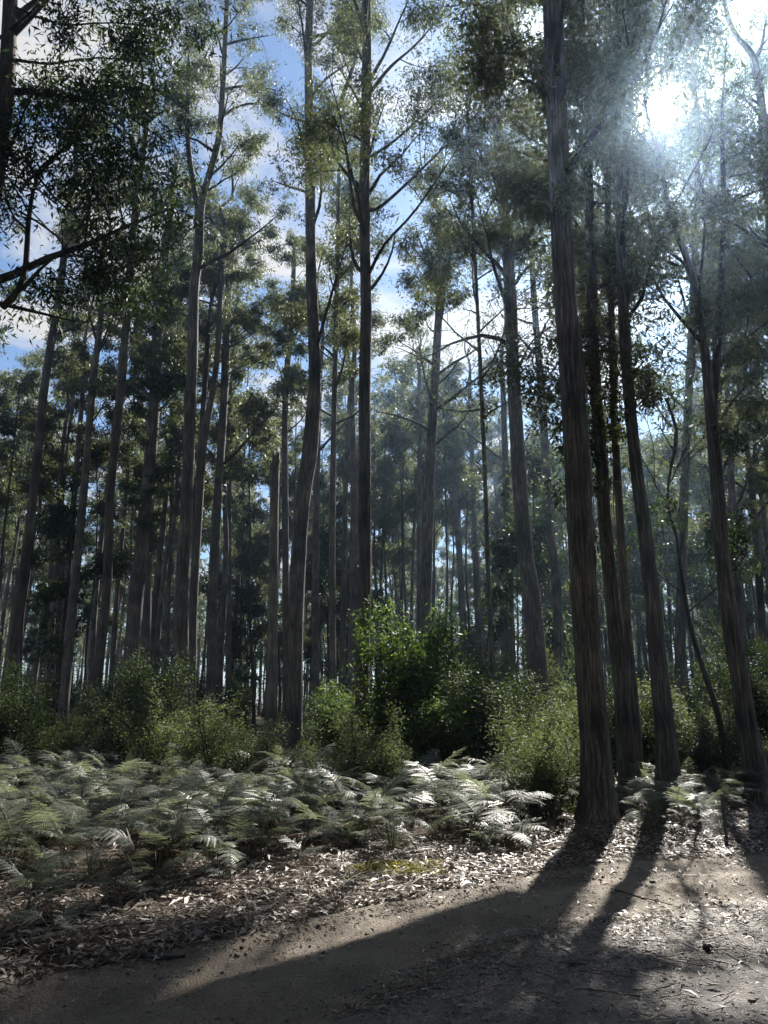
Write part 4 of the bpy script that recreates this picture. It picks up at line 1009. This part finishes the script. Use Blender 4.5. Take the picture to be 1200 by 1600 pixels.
# little timber stake
def prism(w, d, h, top=0.0, bev=.003):
    z = [0, h]; v = []
    pr = [(-w + bev, -d), (w - bev, -d), (w, -d + bev), (w, d - bev), (w - bev, d), (-w + bev, d), (-w, d - bev), (-w, -d + bev)]
    for zz in (-.12, h - .006): v += [(x, y, zz) for x, y in pr]
    v += [(x * .9, y * .9, h + (top if x > 0 else 0)) for x, y in pr]
    q = [[a + i, a + (i + 1) % 8, a + 8 + (i + 1) % 8, a + 8 + i] for a in (0, 8) for i in range(8)]
    q += [[16, 17, 18, 23], [23, 18, 19, 22], [22, 19, 20, 21]]
    return np.array(v), np.array(q)
c = ground(201, 1466); v, q = prism(.011, .011, .13, .012)
o = build('timber_stake', v, q, M['stake_wood']); o.location = (c[0], c[1], float(height(c[0], c[1]))); o.rotation_euler = (.05, .06, .3); tag(o, 'short sawn timber stake stuck in the litter of the verge', 'stake')
# wire guard beside the far ferns
b0 = ground(1134, 1318); Yg = b0[1]; gz = float(height(b0[0], Yg))
pa = at(1100, 1300, Yg)[0][0]; pb = b0[0]; wdt = pb - pa; top = at(1118, 1243, Yg)[0][2]
root = empty('wire_guard', (pb, Yg, gz)); tag(root, 'grey wire mesh plant guard on a stake among the road-bend ferns', 'plant guard')
hh = top - gz; wires = []
nw, nh = 20, 36
for i in range(nw + 1):
    x = -wdt * i / nw; wires.append(tubes(np.array([[x, .02 * math.sin(i * .3), .04], [x - .03, .03 * math.sin(i * .3), hh]]), np.array([.0013, .0013]), 4))
for i in range(nh + 1):
    z = .04 + (hh - .04) * i / nh; wires.append(tubes(np.array([[-wdt * 1.02 - .03 * i / nh, .02, z + .01], [-wdt * .5, .035, z + .005], [0, 0, z]]), np.array([.0013] * 3), 4))
v, q = join(wires); build('mesh_panel', v, q, M['guard_mesh'], root)
v, q = prism(.016, .016, hh + .02, .0); o = build('stake', v, q, M['dead_wood'], root); o.location = (.02, .01, 0)

# ---------------------------------------------------------------- haze
HZ = dict(density=.0012, aniso=.88)
m, nt, nd, lk = newmat('haze_air')
pv = N(nd, 'ShaderNodeVolumePrincipled'); pv.inputs['Color'].default_value = (.50, .72, 1.0, 1); pv.inputs['Density'].default_value = HZ['density']; pv.inputs['Anisotropy'].default_value = HZ['aniso']
o_ = N(nd, 'ShaderNodeOutputMaterial'); lk.new(pv.outputs[0], o_.inputs['Volume'])
v = np.array([[x, y, z] for z in (-1.5, 44) for x, y in ((-420, -80), (420, -80), (420, 620), (-420, 620))], float)
hz = build('haze', v, cq, m); tag(hz, 'thin bluish forest haze lit by the sun', 'haze', kind='stuff')

# ---------------------------------------------------------------- sky, sun, camera
w = bpy.data.worlds.new('World'); scene.world = w; w.use_nodes = True
nt = w.node_tree; nd = nt.nodes; lk = nt.links; nd.clear()
sky = N(nd, 'ShaderNodeTexSky', sky_type='NISHITA', sun_disc=False)
sky.sun_elevation = SUN_EL; sky.sun_rotation = SUN_AZ; sky.air_density = 1.0; sky.dust_density = .15; sky.ozone_density = 3.0
tc = N(nd, 'ShaderNodeTexCoord')
# clouds: a noise on the direction, flattened towards the horizon
sep = N(nd, 'ShaderNodeSeparateXYZ'); lk.new(tc.outputs['Generated'], sep.inputs[0])
zc = N(nd, 'ShaderNodeMath', operation='MAXIMUM'); lk.new(sep.outputs['Z'], zc.inputs[0]); zc.inputs[1].default_value = .08
dv = N(nd, 'ShaderNodeVectorMath', operation='DIVIDE'); lk.new(tc.outputs['Generated'], dv.inputs[0])
cb = N(nd, 'ShaderNodeCombineXYZ'); 
for i in range(3): lk.new(zc.outputs[0], cb.inputs[i])
lk.new(cb.outputs[0], dv.inputs[1])
n1 = N(nd, 'ShaderNodeTexNoise'); n1.inputs['Scale'].default_value = 2.3; n1.inputs['Detail'].default_value = 8; n1.inputs['Roughness'].default_value = .6; n1.inputs['Distortion'].default_value = .3
lk.new(dv.outputs[0], n1.inputs['Vector'])
cr = ramp(nd, [(.47, (0, 0, 0)), (.60, (1, 1, 1))]); lk.new(n1.outputs[0], cr.inputs[0])
dot = N(nd, 'ShaderNodeVectorMath', operation='DOT_PRODUCT'); lk.new(tc.outputs['Generated'], dot.inputs[0]); dot.inputs[1].default_value = tuple(float(c) for c in SUN)
d0 = N(nd, 'ShaderNodeMath', operation='MAXIMUM'); lk.new(dot.outputs['Value'], d0.inputs[0]); d0.inputs[1].default_value = 0
p1 = N(nd, 'ShaderNodeMath', operation='POWER'); lk.new(d0.outputs[0], p1.inputs[0]); p1.inputs[1].default_value = 30
# cloud brightness: sunlit, brighter round the sun
cbr = N(nd, 'ShaderNodeMath', operation='MULTIPLY_ADD'); lk.new(p1.outputs[0], cbr.inputs[0]); cbr.inputs[1].default_value = 4; cbr.inputs[2].default_value = 5.2
ccol = N(nd, 'ShaderNodeVectorMath', operation='SCALE'); ccol.inputs[0].default_value = (1.0, .985, .97); lk.new(cbr.outputs[0], ccol.inputs['Scale'])
mx = N(nd, 'ShaderNodeMix', data_type='RGBA'); lk.new(cr.outputs[0], mx.inputs[0]); lk.new(sky.outputs[0], mx.inputs[6]); lk.new(ccol.outputs[0], mx.inputs[7])
# the sun behind thin cloud
p2 = N(nd, 'ShaderNodeMath', operation='POWER'); lk.new(d0.outputs[0], p2.inputs[0]); p2.inputs[1].default_value = 2200
s2 = N(nd, 'ShaderNodeMath', operation='MULTIPLY'); lk.new(p2.outputs[0], s2.inputs[0]); s2.inputs[1].default_value = 320
sc_ = N(nd, 'ShaderNodeVectorMath', operation='SCALE'); sc_.inputs[0].default_value = (1, .98, .94); lk.new(s2.outputs[0], sc_.inputs['Scale'])
ad = N(nd, 'ShaderNodeVectorMath', operation='ADD'); lk.new(mx.outputs[2], ad.inputs[0]); lk.new(sc_.outputs[0], ad.inputs[1])
bg = N(nd, 'ShaderNodeBackground'); bg.inputs['Strength'].default_value = .05; lk.new(ad.outputs[0], bg.inputs[0])
wo = N(nd, 'ShaderNodeOutputWorld'); lk.new(bg.outputs[0], wo.inputs[0])

sl = bpy.data.lights.new('sun', 'SUN'); sl.energy = 5.0; sl.angle = math.radians(.53); sl.color = (1, .95, .87)
so = bpy.data.objects.new('sun', sl); COL.objects.link(so); so.location = (8, -4, 30)
so.rotation_euler = Vector([float(-c) for c in SUN]).to_track_quat('-Z', 'Y').to_euler()

cam = bpy.data.cameras.new('camera'); co = bpy.data.objects.new('camera', cam); COL.objects.link(co)
cam.sensor_fit = 'VERTICAL'; cam.sensor_height = 24; cam.lens = 24 * F / 1600.0
co.location = (0, 0, CAMZ); co.rotation_euler = (PI / 2 + PITCH, 0, 0)
cam.clip_start = .05; cam.clip_end = 3000
scene.camera = co
scene.render.resolution_x, scene.render.resolution_y = 768, 1024
vs = scene.view_settings; vs.view_transform = 'Standard'; vs.look = 'None'; vs.gamma = 1; vs.exposure = 1.66; vs.use_curve_mapping = False
cy = scene.cycles
cy.max_bounces = 6; cy.diffuse_bounces = 2; cy.glossy_bounces = 2; cy.transmission_bounces = 3; cy.volume_bounces = 0; cy.transparent_max_bounces = 4
cy.sample_clamp_indirect = 4; cy.use_denoising = True
print('faces', sum(len(m.polygons) for m in bpy.data.meshes), 'objects', len(bpy.data.objects))
